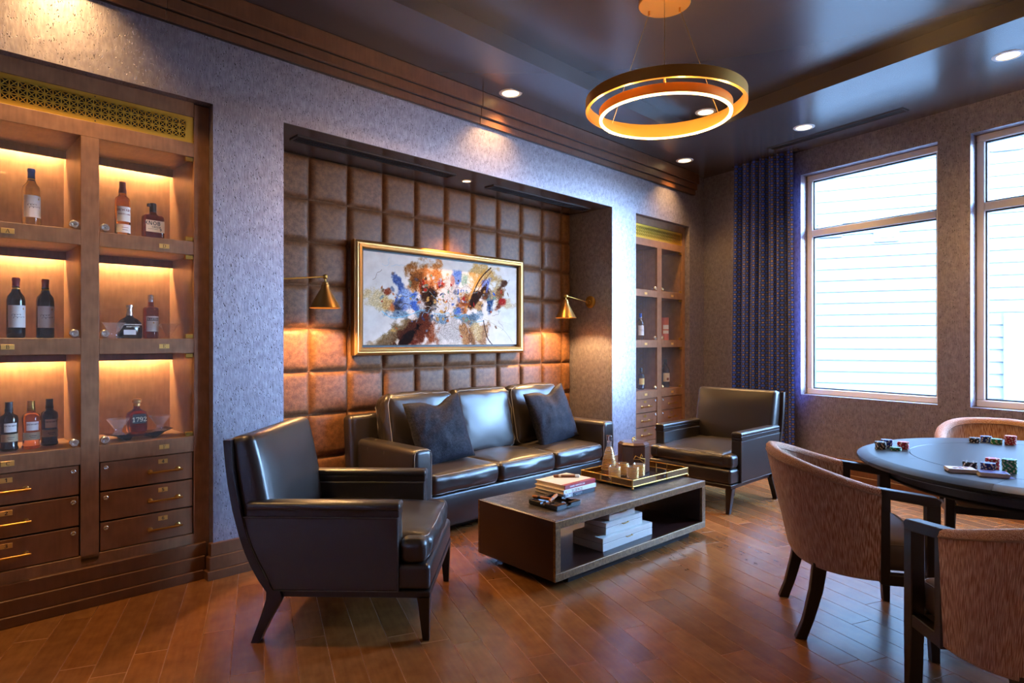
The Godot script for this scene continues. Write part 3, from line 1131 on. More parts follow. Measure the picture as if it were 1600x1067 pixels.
func chandelier() -> void:
	var c := thing("ring_chandelier", "brass chandelier of two hoops with a glowing inner ring hung on wires", "chandelier", V3(3.32, 3.385, 1.66))
	var k := MB.new()
	k.lathe(pv([[0.0, -0.022], [0.150, -0.022], [0.154, -0.018], [0.154, 0.0]]), 40)
	part(c, "canopy", k.done(M.ring))
	var bands := [[0.474, 0.455, -0.652, -0.586, "outer_hoop"], [0.392, 0.372, -0.70, -0.648, "inner_hoop"]]
	for b in bands:
		k = MB.new()
		k.lathe(pv([[b[0], b[2]], [b[0], b[3]], [b[1], b[3]], [b[1], b[2]], [b[0], b[2]]]), 96)
		part(c, b[4], k.done(M.ring))
	k = MB.new()
	k.lathe(pv([[0.373, -0.699], [0.374, -0.708], [0.390, -0.708], [0.391, -0.699]]), 96)
	part(c, "light_ring", k.done(glow(Color(1.0, 0.82, 0.55), 7.0)))
	var toward := atan2(3.676 - 1.66, -3.32)
	for i in 3:
		var a := toward + TAU * i / 3.0
		var top := V3(cos(a) * 0.105, -0.03, sin(a) * 0.105)
		var bot := V3(cos(a) * 0.382, -0.65, sin(a) * 0.382)
		var t := MB.new()
		t.tube(PackedVector3Array([top, bot]), 0.0016, 6)
		part(c, "wire", t.done(M.brass))
		t = MB.new()
		t.lathe(pv([[0.0, -0.05], [0.007, -0.05], [0.007, -0.02]]), 12)
		part(c, "wire_grip", t.done(M.ring), V3(cos(a) * 0.105, 0, sin(a) * 0.105))
		bx(c, "hoop_link", V3(cos(a) * 0.425, -0.652, sin(a) * 0.425), V3(0.012, 0.012, 0.012), 0.001, M.ring)
		t = MB.new()
		t.tube(PackedVector3Array([V3(cos(a) * 0.466, -0.648, sin(a) * 0.466), V3(cos(a) * 0.385, -0.652, sin(a) * 0.385)]), 0.006, 8)
		part(c, "hoop_link", t.done(M.ring))
	for i in 8:
		var a := TAU * i / 8.0
		var l := OmniLight3D.new()
		l.name = "ring_light"
		l.position = V3(cos(a) * 0.382, -0.725, sin(a) * 0.382)
		l.light_color = WARM
		l.light_energy = E_RING
		l.light_size = 0.012
		l.omni_range = 12.0
		l.omni_attenuation = 2.0
		l.shadow_enabled = true
		c.add_child(l, true)

func sconce(left: bool) -> void:
	var wallx := 1.706 if left else 5.082
	var sx := 1.0 if left else -1.0
	var o := thing("wall_sconce", "brass swing-arm wall lamp with cone shade %s of the painting" % ("left" if left else "right"), "wall lamp", V3(wallx, 1.733, -0.27))
	var jx := (2.117 - wallx) if left else (4.667 - wallx)
	var joint := V3(jx, 0.04, 0.02)
	var k := MB.new()
	k.x = Transform3D(Basis(Vector3(0, 0, 1), -sx * PI / 2), Vector3.ZERO)
	k.lathe(pv([[0.062, 0.0], [0.062, 0.008], [0.054, 0.014], [0.02, 0.016], [0.014, 0.03], [0.0, 0.03]]), 28)
	part(o, "wall_plate", k.done(M.brass_dull))
	k = MB.new()
	k.tube(PackedVector3Array([V3(sx * 0.02, 0, 0), V3(sx * 0.06, 0.0, 0.0), joint]), 0.0062, 10)
	k.tube(PackedVector3Array([V3(sx * 0.06, -0.02, 0), V3(sx * 0.06, 0.02, 0)]), 0.009, 12)
	part(o, "arm", k.done(M.brass_dull))
	k = MB.new()
	k.x = Transform3D(Basis.IDENTITY, joint)
	k.rbox(Vector3.ZERO, V3(0.03, 0.032, 0.03), 0.012, 2)
	k.tube(PackedVector3Array([V3(0, 0, -0.02), V3(0, 0, 0.02)]), 0.008, 10)
	k.tube(PackedVector3Array([V3(0, 0, 0), V3(0, -0.045, 0)]), 0.006, 10)
	part(o, "joint", k.done(M.brass_dull))
	var y := 1.557 - 1.733
	k = MB.new()
	k.x = Transform3D(Basis.IDENTITY, V3(joint.x, 0, joint.z))
	k.lathe(pv([[0.102, y], [0.104, y + 0.004], [0.030, y + 0.135], [0.027, y + 0.16], [0.022, y + 0.166], [0.020, y + 0.178], [0.008, y + 0.184], [0.0, y + 0.184]]), 36, 25.0)
	k.lathe(pv([[0.0, y + 0.15], [0.024, y + 0.135], [0.099, y + 0.003], [0.102, y]]), 36, 40.0)
	part(o, "shade", k.done(M.brass_shade))
	k = MB.new()
	k.x = Transform3D(Basis.IDENTITY, V3(joint.x, y + 0.075, joint.z))
	k.rbox(Vector3.ZERO, V3(0.044, 0.06, 0.044), 0.021, 2)
	part(o, "bulb", k.done(glow(Color(1.0, 0.82, 0.55), 8.0)))
	var l := OmniLight3D.new()
	l.name = "bulb_light"
	l.position = V3(joint.x, y + 0.07, joint.z)
	l.light_color = WARM
	l.light_energy = E_SCONCE
	l.light_size = 0.02
	l.omni_range = 10.0
	l.omni_attenuation = 2.0
	l.shadow_enabled = true
	o.add_child(l, true)

# ---------------------------------------------------------------- painting
var art_w := 1024
var art_h := 488
var art: PackedColorArray
var na: PackedByteArray
var nb: PackedByteArray
var nf: PackedByteArray

func blob(u: float, v: float, ru: float, rv: float, deg: float, c: Color, alpha: float, soft := 0.42, warp := 0.75) -> void:
	# an irregular stain; u, v from the top left, radii as shares of the picture height
	var asp := float(art_w) / art_h
	ru *= 1.22
	rv *= 1.22
	var rmax := maxf(ru, rv) * 1.7
	var x0 := clampi(int((u - rmax / asp) * art_w), 0, art_w - 1)
	var x1 := clampi(int((u + rmax / asp) * art_w), 0, art_w - 1)
	var y0 := clampi(int((v - rmax) * art_h), 0, art_h - 1)
	var y1 := clampi(int((v + rmax) * art_h), 0, art_h - 1)
	var cs := cos(deg_to_rad(deg))
	var sn := sin(deg_to_rad(deg))
	for y in range(y0, y1 + 1):
		for x in range(x0, x1 + 1):
			var i := y * art_w + x
			var dx := (float(x) / art_w - u) * asp
			var dy := float(y) / art_h - v
			var p := (dx * cs + dy * sn) / ru
			var q := (-dx * sn + dy * cs) / rv
			var w := warp * ((na[i] / 255.0 - 0.5) * 1.4 + (nf[i] / 255.0 - 0.5) * 0.22)
			var r := sqrt(p * p + q * q) + w
			var t := clampf((1.0 - r) / soft, 0.0, 1.0)
			if t > 0.0:
				t *= alpha * (0.75 + 0.5 * (nb[i] / 255.0))
				var k := 0.58 + 0.46 * (nf[i] / 255.0)
				art[i] = art[i].lerp(Color(c.r * k, c.g * k, c.b * k), clampf(t, 0.0, 1.0))

func stroke(pts: Array, width: float, c: Color, alpha := 0.9) -> void:
	var cv := Curve2D.new()
	for p in pts:
		cv.add_point(Vector2(p[0] * art_w, p[1] * art_h))
	for i in range(1, pts.size() - 1):
		var t := (cv.get_point_position(i + 1) - cv.get_point_position(i - 1)) * 0.2
		cv.set_point_in(i, -t)
		cv.set_point_out(i, t)
	var ln := cv.get_baked_length()
	var s := 0.0
	while s < ln:
		var p := cv.sample_baked(s)
		var rr := width * (0.5 + 0.7 * (nf[clampi(int(p.y), 0, art_h - 1) * art_w + clampi(int(p.x), 0, art_w - 1)] / 255.0))
		for y in range(int(p.y - rr), int(p.y + rr) + 2):
			for x in range(int(p.x - rr), int(p.x + rr) + 2):
				if x >= 0 and y >= 0 and x < art_w and y < art_h and Vector2(x, y).distance_to(p) < rr:
					art[y * art_w + x] = art[y * art_w + x].lerp(c, alpha * 0.4)
		s += maxf(0.8, width * 0.4)

func paint() -> ImageTexture:
	art = PackedColorArray()
	art.resize(art_w * art_h)
	na = noise_bytes(101, 0.012, art_w, art_h, 4)
	nb = noise_bytes(102, 0.03, art_w, art_h, 4)
	nf = noise_bytes(103, 0.09, art_w, art_h, 3)
	for i in art_w * art_h:
		art[i] = rgb(190, 178, 166).lerp(rgb(208, 198, 187), na[i] / 255.0)
	var ochre := rgb(214, 158, 84)
	var brown := rgb(110, 66, 34)
	var umber := rgb(52, 28, 16)
	var blue := rgb(66, 104, 190)
	var slate := rgb(112, 140, 160)
	# washes
	blob(0.08, 0.50, 0.17, 0.11, 12, rgb(232, 200, 144), 0.9)
	blob(0.15, 0.56, 0.12, 0.07, 20, rgb(226, 170, 96), 0.8)
	blob(0.90, 0.48, 0.2, 0.06, -6, rgb(226, 190, 140), 0.8)
	blob(0.74, 0.16, 0.22, 0.2, -40, rgb(222, 164, 84), 0.85)
	blob(0.5, 0.8, 0.3, 0.2, 0, rgb(190, 180, 170), 0.8)
	# feather at the lower left
	blob(0.20, 0.86, 0.44, 0.10, -33, rgb(120, 92, 58), 0.95)
	blob(0.28, 0.84, 0.30, 0.10, -45, rgb(92, 40, 22), 1.0)
	blob(0.25, 0.90, 0.24, 0.07, -48, rgb(38, 16, 10), 1.0)
	blob(0.37, 0.80, 0.12, 0.17, -25, rgb(150, 74, 40), 0.9)
	blob(0.36, 0.74, 0.08, 0.1, -20, rgb(70, 28, 18), 0.9)
	blob(0.30, 0.96, 0.16, 0.05, -30, rgb(96, 34, 18), 0.9)
	for i in 9:
		stroke([[0.02 + i * 0.012, 1.0], [0.12 + i * 0.012, 0.88], [0.22 + i * 0.008, 0.72]], 1.6, rgb(150, 130, 80).lerp(umber, i / 9.0), 0.9)
	# warm clouds
	blob(0.30, 0.24, 0.13, 0.20, 8, rgb(158, 98, 46), 1.0)
	blob(0.415, 0.22, 0.12, 0.20, -6, rgb(214, 128, 62), 1.0)
	blob(0.36, 0.36, 0.12, 0.12, 0, rgb(186, 92, 40), 0.9)
	blob(0.33, 0.30, 0.04, 0.05, 30, rgb(176, 40, 26), 1.0)
	blob(0.45, 0.28, 0.05, 0.05, 10, rgb(186, 50, 34), 1.0)
	blob(0.37, 0.47, 0.13, 0.18, 30, umber, 1.0)
	blob(0.40, 0.52, 0.06, 0.12, -20, rgb(28, 16, 10), 1.0)
	blob(0.13, 0.42, 0.05, 0.04, 20, rgb(150, 62, 34), 0.9)
	blob(0.165, 0.60, 0.05, 0.06, 10, rgb(214, 110, 50), 0.9)
	# blues
	blob(0.195, 0.31, 0.05, 0.12, -25, rgb(70, 92, 150), 1.0)
	blob(0.22, 0.52, 0.10, 0.12, 20, rgb(70, 96, 170), 1.0)
	blob(0.20, 0.56, 0.05, 0.09, 25, rgb(54, 46, 52), 0.9)
	blob(0.265, 0.50, 0.14, 0.12, 10, rgb(150, 176, 220), 0.95)
	blob(0.30, 0.57, 0.07, 0.06, 0, blue, 1.0)
	blob(0.29, 0.43, 0.06, 0.04, -20, blue, 0.9)
	blob(0.56, 0.20, 0.06, 0.11, -10, rgb(92, 128, 206), 1.0)
	blob(0.61, 0.22, 0.05, 0.10, 20, rgb(136, 176, 150), 0.8)
	blob(0.53, 0.25, 0.03, 0.06, 0, rgb(196, 96, 80), 0.8)
	# whites
	blob(0.455, 0.58, 0.12, 0.13, 10, rgb(224, 218, 208), 0.9)
	blob(0.535, 0.42, 0.14, 0.2, 0, rgb(206, 198, 190), 0.6)
	blob(0.615, 0.36, 0.07, 0.1, 0, rgb(222, 218, 212), 1.0)
	blob(0.33, 0.55, 0.05, 0.08, 0, rgb(206, 198, 192), 0.8)
	# right cluster
	blob(0.66, 0.47, 0.14, 0.13, -35, rgb(150, 96, 48), 1.0)
	blob(0.60, 0.54, 0.09, 0.09, 0, rgb(190, 110, 56), 0.9)
	blob(0.70, 0.42, 0.20, 0.06, -48, umber, 1.0)
	blob(0.72, 0.50, 0.12, 0.05, -45, rgb(196, 150, 96), 0.95)
	blob(0.76, 0.38, 0.12, 0.05, -50, rgb(82, 50, 32), 0.95)
	blob(0.765, 0.26, 0.09, 0.06, -40, rgb(96, 112, 190), 0.95)
	blob(0.80, 0.46, 0.05, 0.16, 18, rgb(36, 66, 112), 1.0)
	blob(0.845, 0.30, 0.08, 0.16, 25, rgb(206, 164, 108), 0.9)
	blob(0.87, 0.36, 0.07, 0.1, 30, rgb(140, 84, 44), 0.9)
	blob(0.90, 0.22, 0.12, 0.04, -28, rgb(86, 48, 30), 0.95)
	blob(0.885, 0.46, 0.05, 0.06, 10, rgb(178, 36, 28), 1.0)
	blob(0.855, 0.52, 0.06, 0.04, 0, rgb(120, 54, 34), 0.9)
	stroke([[0.62, 0.55], [0.665, 0.34], [0.71, 0.18], [0.775, 0.03]], 9.0, rgb(190, 132, 56), 0.9)
	stroke([[0.635, 0.55], [0.68, 0.33], [0.73, 0.16], [0.80, 0.03]], 5.0, umber, 1.0)
	stroke([[0.65, 0.53], [0.70, 0.34], [0.75, 0.2], [0.81, 0.06]], 2.5, rgb(90, 50, 20), 1.0)
	# slate band across the middle
	for b in [[0.2, 0.66, 0.14, 0.05], [0.33, 0.66, 0.10, 0.06], [0.36, 0.70, 0.10, 0.07], [0.46, 0.71, 0.10, 0.05], [0.57, 0.66, 0.06, 0.05], [0.62, 0.70, 0.12, 0.06], [0.69, 0.66, 0.10, 0.07]]:
		blob(b[0], b[1], b[2], b[3], 0, slate, 0.95)
	blob(0.565, 0.60, 0.05, 0.05, 0, blue, 0.9)
	blob(0.66, 0.68, 0.07, 0.1, 20, rgb(86, 104, 120), 0.8)
	stroke([[0.10, 0.63], [0.16, 0.70], [0.26, 0.66], [0.34, 0.60], [0.42, 0.64], [0.50, 0.62]], 2.2, rgb(104, 176, 206), 0.9)
	stroke([[0.50, 0.62], [0.56, 0.68], [0.62, 0.63], [0.66, 0.72], [0.75, 0.70]], 2.2, rgb(70, 150, 190), 0.9)
	# lower right loops
	blob(0.62, 0.86, 0.09, 0.16, -20, rgb(186, 128, 76), 0.95)
	blob(0.66, 0.92, 0.06, 0.12, -10, rgb(140, 92, 56), 0.9)
	blob(0.74, 0.88, 0.08, 0.18, 8, rgb(168, 122, 84), 0.95)
	blob(0.695, 0.82, 0.08, 0.12, 0, rgb(214, 178, 120), 0.8)
	for i in 6:
		var cx := 0.585 + i * 0.016
		var cy := 0.74 + i * 0.045
		stroke([[cx - 0.012, cy], [cx, cy - 0.045], [cx + 0.014, cy], [cx, cy + 0.045], [cx - 0.012, cy]], 1.3, umber, 0.9)
	stroke([[0.745, 0.70], [0.755, 0.80], [0.775, 0.92], [0.81, 1.0]], 4.0, rgb(40, 18, 12), 1.0)
	stroke([[0.75, 0.68], [0.82, 0.74], [0.90, 0.82], [0.97, 0.98]], 3.5, rgb(176, 166, 140), 0.8)
	stroke([[0.76, 0.66], [0.86, 0.70], [0.96, 0.74]], 2.5, rgb(196, 180, 150), 0.7)
	for i in 5:
		stroke([[0.43 + i * 0.006, 0.26], [0.442 + i * 0.004, 0.22], [0.452, 0.28], [0.44, 0.32], [0.43 + i * 0.006, 0.26]], 1.0, rgb(120, 160, 214), 0.9)
		stroke([[0.72 + i * 0.012, 0.34 - i * 0.03], [0.735 + i * 0.012, 0.27 - i * 0.03], [0.75 + i * 0.012, 0.31 - i * 0.03], [0.735 + i * 0.012, 0.36 - i * 0.03]], 1.2, rgb(200, 204, 214), 0.9)
	blob(0.27, 0.85, 0.30, 0.085, -42, rgb(70, 30, 16), 1.0, 0.3)
	blob(0.33, 0.82, 0.18, 0.10, -50, rgb(96, 40, 20), 0.9, 0.4)
	blob(0.24, 0.93, 0.18, 0.05, -44, rgb(24, 10, 8), 1.0, 0.3)
	blob(0.30, 0.27, 0.07, 0.10, 20, rgb(104, 58, 22), 0.8)
	blob(0.68, 0.44, 0.15, 0.05, -50, rgb(40, 22, 14), 1.0, 0.4)
	blob(0.74, 0.33, 0.12, 0.03, -52, rgb(60, 34, 18), 1.0, 0.4)
	blob(0.62, 0.50, 0.06, 0.06, 0, rgb(150, 74, 30), 0.9)
	# small dabs, splashes and curls over the cluster
	var pr := RandomNumberGenerator.new()
	pr.seed = 5
	var pal := [umber, brown, ochre, blue, slate, rgb(196, 90, 40), rgb(170, 36, 28), rgb(216, 210, 204), rgb(38, 60, 110), rgb(120, 150, 130), rgb(222, 170, 90)]
	for i in 150:
		var cu := clampf(0.5 + 0.40 * pr.randfn(0.0, 0.55), 0.1, 0.93)
		var cv := clampf(0.45 + pr.randfn(0.0, 0.16), 0.1, 0.9)
		blob(cu, cv, pr.randf_range(0.008, 0.035), pr.randf_range(0.006, 0.022), pr.randf() * 180.0, pal[pr.randi() % pal.size()], pr.randf_range(0.5, 0.95), 0.5, 0.9)
	for i in 46:
		var cu := clampf(0.5 + 0.40 * pr.randfn(0.0, 0.6), 0.1, 0.9)
		var cv := clampf(0.48 + pr.randfn(0.0, 0.15), 0.12, 0.88)
		var pts := []
		var an := pr.randf() * TAU
		for j in 6:
			pts.append([cu, cv])
			an += pr.randf_range(-0.9, 1.3)
			cu = clampf(cu + cos(an) * 0.016, 0.01, 0.99)
			cv = clampf(cv + sin(an) * 0.034, 0.01, 0.99)
		stroke(pts, pr.randf_range(0.7, 1.7), [umber, rgb(214, 208, 200), rgb(60, 34, 18), rgb(120, 170, 196)][pr.randi() % 4], 0.9)
	var im := Image.create(art_w, art_h, false, Image.FORMAT_RGB8)
	for y in art_h:
		for x in art_w:
			im.set_pixel(x, y, art[y * art_w + x])
	return ImageTexture.create_from_image(im)

func painting() -> void:
	var p := thing("framed_painting", "wide abstract painting of blue and brown splashes in a gold frame", "painting", V3(3.376, 1.662, -0.513))
	var hw := 0.908
	var hh := 0.437
	# moulding: (inset, height) pairs mitred round the rectangle
	var pr := [[0.0, 0.0], [0.0, 0.052], [0.006, 0.062], [0.020, 0.070], [0.030, 0.066], [0.034, 0.074], [0.052, 0.078], [0.058, 0.062], [0.060, 0.03]]
	var sides := [[[-1, -1], [1, -1]], [[1, -1], [1, 1]], [[1, 1], [-1, 1]], [[-1, 1], [-1, -1]]]
	for s in sides:
		var k := MB.new()
		for i in pr.size() - 1:
			k.sg(1 if i in [1, 2] else (2 if i in [3, 4] else -1))
			var q := []
			for e in [pr[i], pr[i + 1]]:
				for c in s:
					q.append(V3(c[0] * (hw - e[0]), c[1] * (hh - e[0]), e[1]))
			k.quad(q[0], q[1], q[3], q[2])
		part(p, "frame_side", k.done(M.gold))
	bx(p, "liner", V3(0, 0, 0.012), V3((hw - 0.058) * 2, (hh - 0.058) * 2, 0.02), 0.0, M.black)
	var m := mk(Color.WHITE, 0.75)
	m.metallic_specular = 0.15
	m.albedo_texture = paint()
	var k := MB.new()
	var cw := 0.848 - 0.020
	var chh := 0.379 - 0.020
	k.quad(V3(-cw, -chh, 0.045), V3(cw, -chh, 0.045), V3(cw, chh, 0.045), V3(-cw, chh, 0.045))
	var sides_m := MB.new()
	part(p, "canvas", k.done(m))
	sides_m.box(V3(0, 0, 0.033), V3(cw * 2, chh * 2, 0.022))
	part(p, "stretcher", sides_m.done(M.paper_page))

# ---------------------------------------------------------------- seating
func loop_pts(hx: float, hz: float, r: float) -> PackedVector3Array:
	var o := PackedVector3Array()
	for c in [[1, 1, 0.0], [-1, 1, 90.0], [-1, -1, 180.0], [1, -1, 270.0]]:
		for i in 5:
			var a := deg_to_rad(c[2] + i * 22.5)
			o.append(V3(c[0] * (hx - r) + cos(a) * r, 0, c[1] * (hz - r) + sin(a) * r))
	var o2 := PackedVector3Array()
	for i in o.size():
		var a := o[i]
		var b := o[(i + 1) % o.size()]
		var n := maxi(1, int(a.distance_to(b) / 0.06))
		for j in n:
			o2.append(a.lerp(b, float(j) / n))
	return o2

var wr: FastNoiseLite

func cushion(parent: Node, called: String, s: Vector3, r: float, crown: float, at: Transform3D, m: Material, sd: int, wrinkle := 0.004) -> MeshInstance3D:
	if wr == null:
		wr = FastNoiseLite.new()
		wr.frequency = 9.0
		wr.fractal_octaves = 2
	var f := Warp.new(1, crown, wrinkle, sd, wr)
	var k := MB.new()
	k.rbox(Vector3.ZERO, s, r, 10, f)
	var o := part(parent, called, k.done(m))
	o.transform = at
	# two stitched seams round the rims
	var t := MB.new()
	for e in [1.0, -1.0]:
		var pts := loop_pts(s.x * 0.5 - r * 0.26, s.z * 0.5 - r * 0.26, r)
		for i in pts.size():
			var p := pts[i]
			pts[i] = f.at(V3(p.x, e * (s.y * 0.5 - r * 0.26), p.z), V3(p.x / (s.x * 0.5), e * 0.86, p.z / (s.z * 0.5))) + V3(0, e * 0.001, 0)
		t.tube(pts, 0.0026, 5, true)
	part(o, "piping", t.done(M.stitch))
	return o

func sofa() -> void:
	var s := thing("leather_sofa", "three-seat black leather sofa with pale stitching below the painting", "sofa", V3(3.535, 0, -0.03))
	var lm: Material = M.leather
	var k := MB.new()
	k.rbox(V3(0, 0.165, -0.04), V3(1.95, 0.235, 0.78), 0.02, 6, Warp.new(2))
	part(s, "base", k.done(lm))
	for sx in [-1.0, 1.0]:
		k = MB.new()
		k.rbox(V3(sx * 1.028, 0.33, -0.02), V3(0.147, 0.562, 0.79), 0.034, 6, Warp.new(3))
		var arm := part(s, "arm", k.done(lm))
		var t := MB.new()
		var hx := 0.0735
		var pts := PackedVector3Array()
		for p in [[-1, 0.055], [-1, 0.2], [-1, 0.4], [-1, 0.575], [-0.85, 0.600], [-0.5, 0.610], [0.5, 0.610], [0.85, 0.600], [1, 0.575], [1, 0.4], [1, 0.2], [1, 0.055]]:
			pts.append(V3(sx * 1.028 + p[0] * (hx - 0.004), p[1], 0.366))
		t.tube(pts, 0.0028, 5)
		for z in [0.02, -0.19]:
			var cross := PackedVector3Array()
			for p in [[-1.02, 0.2], [-1.06, 0.4], [-1.02, 0.57], [-0.8, 0.606], [0.0, 0.618], [0.8, 0.606], [1.02, 0.57], [1.06, 0.4]]:
				cross.append(V3(sx * 1.028 + p[0] * hx, p[1], z))
			t.tube(cross, 0.0015, 5)
		part(arm, "piping", t.done(M.stitch))
	k = MB.new()
	k.x = Transform3D(Basis(Vector3.RIGHT, -0.08), V3(0, 0.42, -0.365))
	k.rbox(Vector3.ZERO, V3(2.32, 0.735, 0.12), 0.035, 8)
	part(s, "back_frame", k.done(lm))
	for i in 3:
		cushion(s, "seat_cushion", V3(0.634, 0.145, 0.62), 0.045, 0.028, Transform3D(Basis.IDENTITY, V3((i - 1) * 0.637 - 0.002, 0.356, 0.062)), lm, i)
	for i in 3:
		cushion(s, "back_cushion", V3(0.632, 0.19, 0.53), 0.06, 0.035, Transform3D(Basis(Vector3.RIGHT, PI / 2 - 0.20), V3((i - 1) * 0.636 - 0.002, 0.665, -0.215)), lm, i + 5, 0.007)
	for p in [[-1.02, 0.28], [1.02, 0.28], [-1.02, -0.36], [1.02, -0.36]]:
		bx(s, "foot", V3(p[0], 0.026, p[1]), V3(0.09, 0.052, 0.09), 0.004, M.ebony)
	bx(s, "plinth", V3(0, 0.03, -0.05), V3(1.9, 0.05, 0.62), 0.002, M.black)
	# throw pillows
	pillow(V3(2.89, 0.672, 0.03), 0.50, -0.10, 0.30, 0.12, "dark blue-brown velvet pillow at the left arm of the sofa", 3)
	pillow(V3(4.165, 0.672, 0.01), 0.51, -0.06, 0.30, 0.16, "dark blue-brown velvet pillow at the right arm of the sofa", 8)

func pillow(at: Vector3, w: float, yaw: float, lean: float, roll: float, label: String, sd: int) -> void:
	var k := MB.new()
	var n := 22
	k.sg(1)
	for side in [1.0, -1.0]:
		var rows := []
		for j in n + 1:
			var row := PackedVector3Array()
			for i in n + 1:
				var u := -1.0 + 2.0 * i / n
				var v := -1.0 + 2.0 * j / n
				var th := pow(maxf((1.0 - u * u) * (1.0 - v * v), 0.0), 0.42)
				var pin := 1.0 - 0.055 * (1.0 - u * u) * absf(v) * absf(v)
				var pin2 := 1.0 - 0.055 * (1.0 - v * v) * absf(u) * absf(u)
				var x := u * w * 0.5 * pin2
				var y := v * w * 0.5 * pin
				# dent pressed into the top edge
				var dent := exp(-pow((u - 0.12) / 0.34, 2.0)) * smoothstep(0.1, 1.0, v)
				y -= dent * 0.05
				var z: float = side * th * 0.075 * (1.0 - 0.35 * dent)
				z += wr.get_noise_3d(x * 1.1 + sd * 3.1, y * 1.1, side * 2.0) * 0.014 * th
				row.append(V3(x, y, z))
			rows.append(row)
		k.grid(rows, side < 0)
	var o := part(self, "throw_pillow", k.done(M.velvet))
	tag(o, label, "pillow", "throw pillows on the sofa")
	o.transform = Transform3D(Basis(Vector3.UP, yaw) * Basis(Vector3.RIGHT, -lean) * Basis(Vector3(0, 0, 1), roll), at)

func armchairs() -> void:
	var c := thing("leather_armchair", "black leather armchair in the foreground with dark wooden sabre legs", "armchair", V3(1.95, 0, 1.197), deg_to_rad(90.0 - 46.4), "leather armchairs")
	var hw := 0.378
	var zy := Basis(Vector3(0, 0, 1), Vector3.UP, Vector3(-1, 0, 0))
	var band := pv([[-0.893, 0.893], [-0.884, 0.79], [-0.873, 0.70], [-0.852, 0.585], [-0.823, 0.474], [-0.798, 0.40], [-0.769, 0.336], [-0.735, 0.275], [-0.700, 0.225], [-0.702, 0.19], [-0.728, 0.11], [-0.769, 0.0], [-0.734, 0.0], [-0.690, 0.09], [-0.650, 0.16], [-0.630, 0.20], [-0.640, 0.228], [-0.672, 0.234], [-0.708, 0.295], [-0.740, 0.355], [-0.768, 0.415], [-0.792, 0.485], [-0.820, 0.590], [-0.840, 0.70], [-0.851, 0.79], [-0.860, 0.893]])
	var panel := pv([[-0.674, 0.230], [-0.706, 0.295], [-0.738, 0.355], [-0.766, 0.415], [-0.790, 0.485], [-0.806, 0.553], [-0.117, 0.553], [-0.117, 0.230]])
	for sx in [-1.0, 1.0]:
		var k := MB.new()
		k.x = Transform3D(zy, V3(sx * hw, 0, 0))
		k.prism(band, -0.02, 0.02)
		part(c, "side_frame", k.done(M.ebony))
		k = MB.new()
		k.x = Transform3D(zy, V3(sx * (hw - 0.028), 0, 0))
		k.prism(panel, -0.042, 0.042, 0.006)
		var pn := part(c, "side_panel", k.done(M.leather))
		var t := MB.new()
		for e in [-0.042, 0.042]:
			var pts := PackedVector3Array()
			for q in panel:
				pts.append(V3(sx * (hw - 0.028) + e, q.y, q.x))
			t.tube(pts, 0.0022, 5, true)
		part(pn, "piping", t.done(M.piping))
		bx(c, "arm_rail", V3(sx * (hw - 0.026), 0.572, -0.452), V3(0.084, 0.032, 0.676), 0.003, M.ebony)
		k = MB.new()
		k.rbox(V3(sx * (hw - 0.026), 0.600, -0.452), V3(0.088, 0.03, 0.684), 0.012, 4, Warp.new(4))
		part(c, "arm_pad", k.done(M.leather))
		# front leg
		k = MB.new()
		var rows := []
		for q in [[0.0, 0.014], [0.2, 0.027]]:
			var h: float = q[1]
			var o := V3(sx * (hw - 0.02 - (0.027 - h)), q[0], -0.008 + (0.027 - h) * 0.6)
			rows.append(PackedVector3Array([o + V3(-h, 0, -h), o + V3(-h, 0, h), o + V3(h, 0, h), o + V3(h, 0, -h)]))
		k.grid(rows, false, true)
		var lo: PackedVector3Array = rows[0]
		k.quad(lo[0], lo[3], lo[2], lo[1])
		part(c, "leg", k.done(M.ebony))
	bx(c, "seat_rail", V3(0, 0.211, -0.33), V3(hw * 2, 0.028, 0.70), 0.003, M.ebony)
	var k := MB.new()
	k.rbox(V3(0, 0.284, -0.32), V3(hw * 2 - 0.01, 0.116, 0.68), 0.022, 5)
	part(c, "seat_base", k.done(M.leather))
	# seat cushion with ears in front of the arms
	cushion(c, "seat_cushion", V3(hw * 2 - 0.115, 0.122, 0.72), 0.045, 0.032, Transform3D(Basis(Vector3.RIGHT, 0.02), V3(0, 0.402, -0.352)), M.leather, 21, 0.006)
	for sx in [-1.0, 1.0]:
		k = MB.new()
		k.rbox(V3(sx * (hw - 0.05), 0.398, -0.056), V3(0.096, 0.112, 0.124), 0.035, 4)
		part(c, "cushion_ear", k.done(M.leather))
	# backrest
	k = MB.new()
	k.rbox(Vector3.ZERO, V3(hw * 2 - 0.012, 0.52, 0.10), 0.035, 10, Warp.new(5))
	var b := part(c, "backrest", k.done(M.leather))
	b.transform = Transform3D(Basis(Vector3.RIGHT, -0.19), V3(0, 0.650, -0.797))
	var t := MB.new()
	for sx in [-1.0, 1.0]:
		t.tube(PackedVector3Array([V3(sx * (hw - 0.012), -0.24, -0.046), V3(sx * (hw - 0.012), 0.0, -0.048), V3(sx * (hw - 0.012), 0.25, -0.046)]), 0.003, 5)
	t.tube(PackedVector3Array([V3(-hw + 0.012, 0.25, -0.046), V3(0, 0.252, -0.05), V3(hw - 0.012, 0.25, -0.046)]), 0.003, 5)
	part(b, "piping", t.done(M.piping))
	# outside back following the curve of the frame
	k = MB.new()
	k.x = Transform3D(zy, Vector3.ZERO)
	k.prism(pv([[-0.885, 0.89], [-0.876, 0.79], [-0.865, 0.70], [-0.844, 0.585], [-0.815, 0.474], [-0.761, 0.336], [-0.692, 0.228], [-0.66, 0.228], [-0.73, 0.34], [-0.78, 0.474], [-0.81, 0.585], [-0.83, 0.70], [-0.845, 0.89]]), -(hw - 0.02), hw - 0.02)
	part(c, "back_panel", k.done(M.leather))
	var d := copy(c, "black leather armchair in front of the curtain by the window")
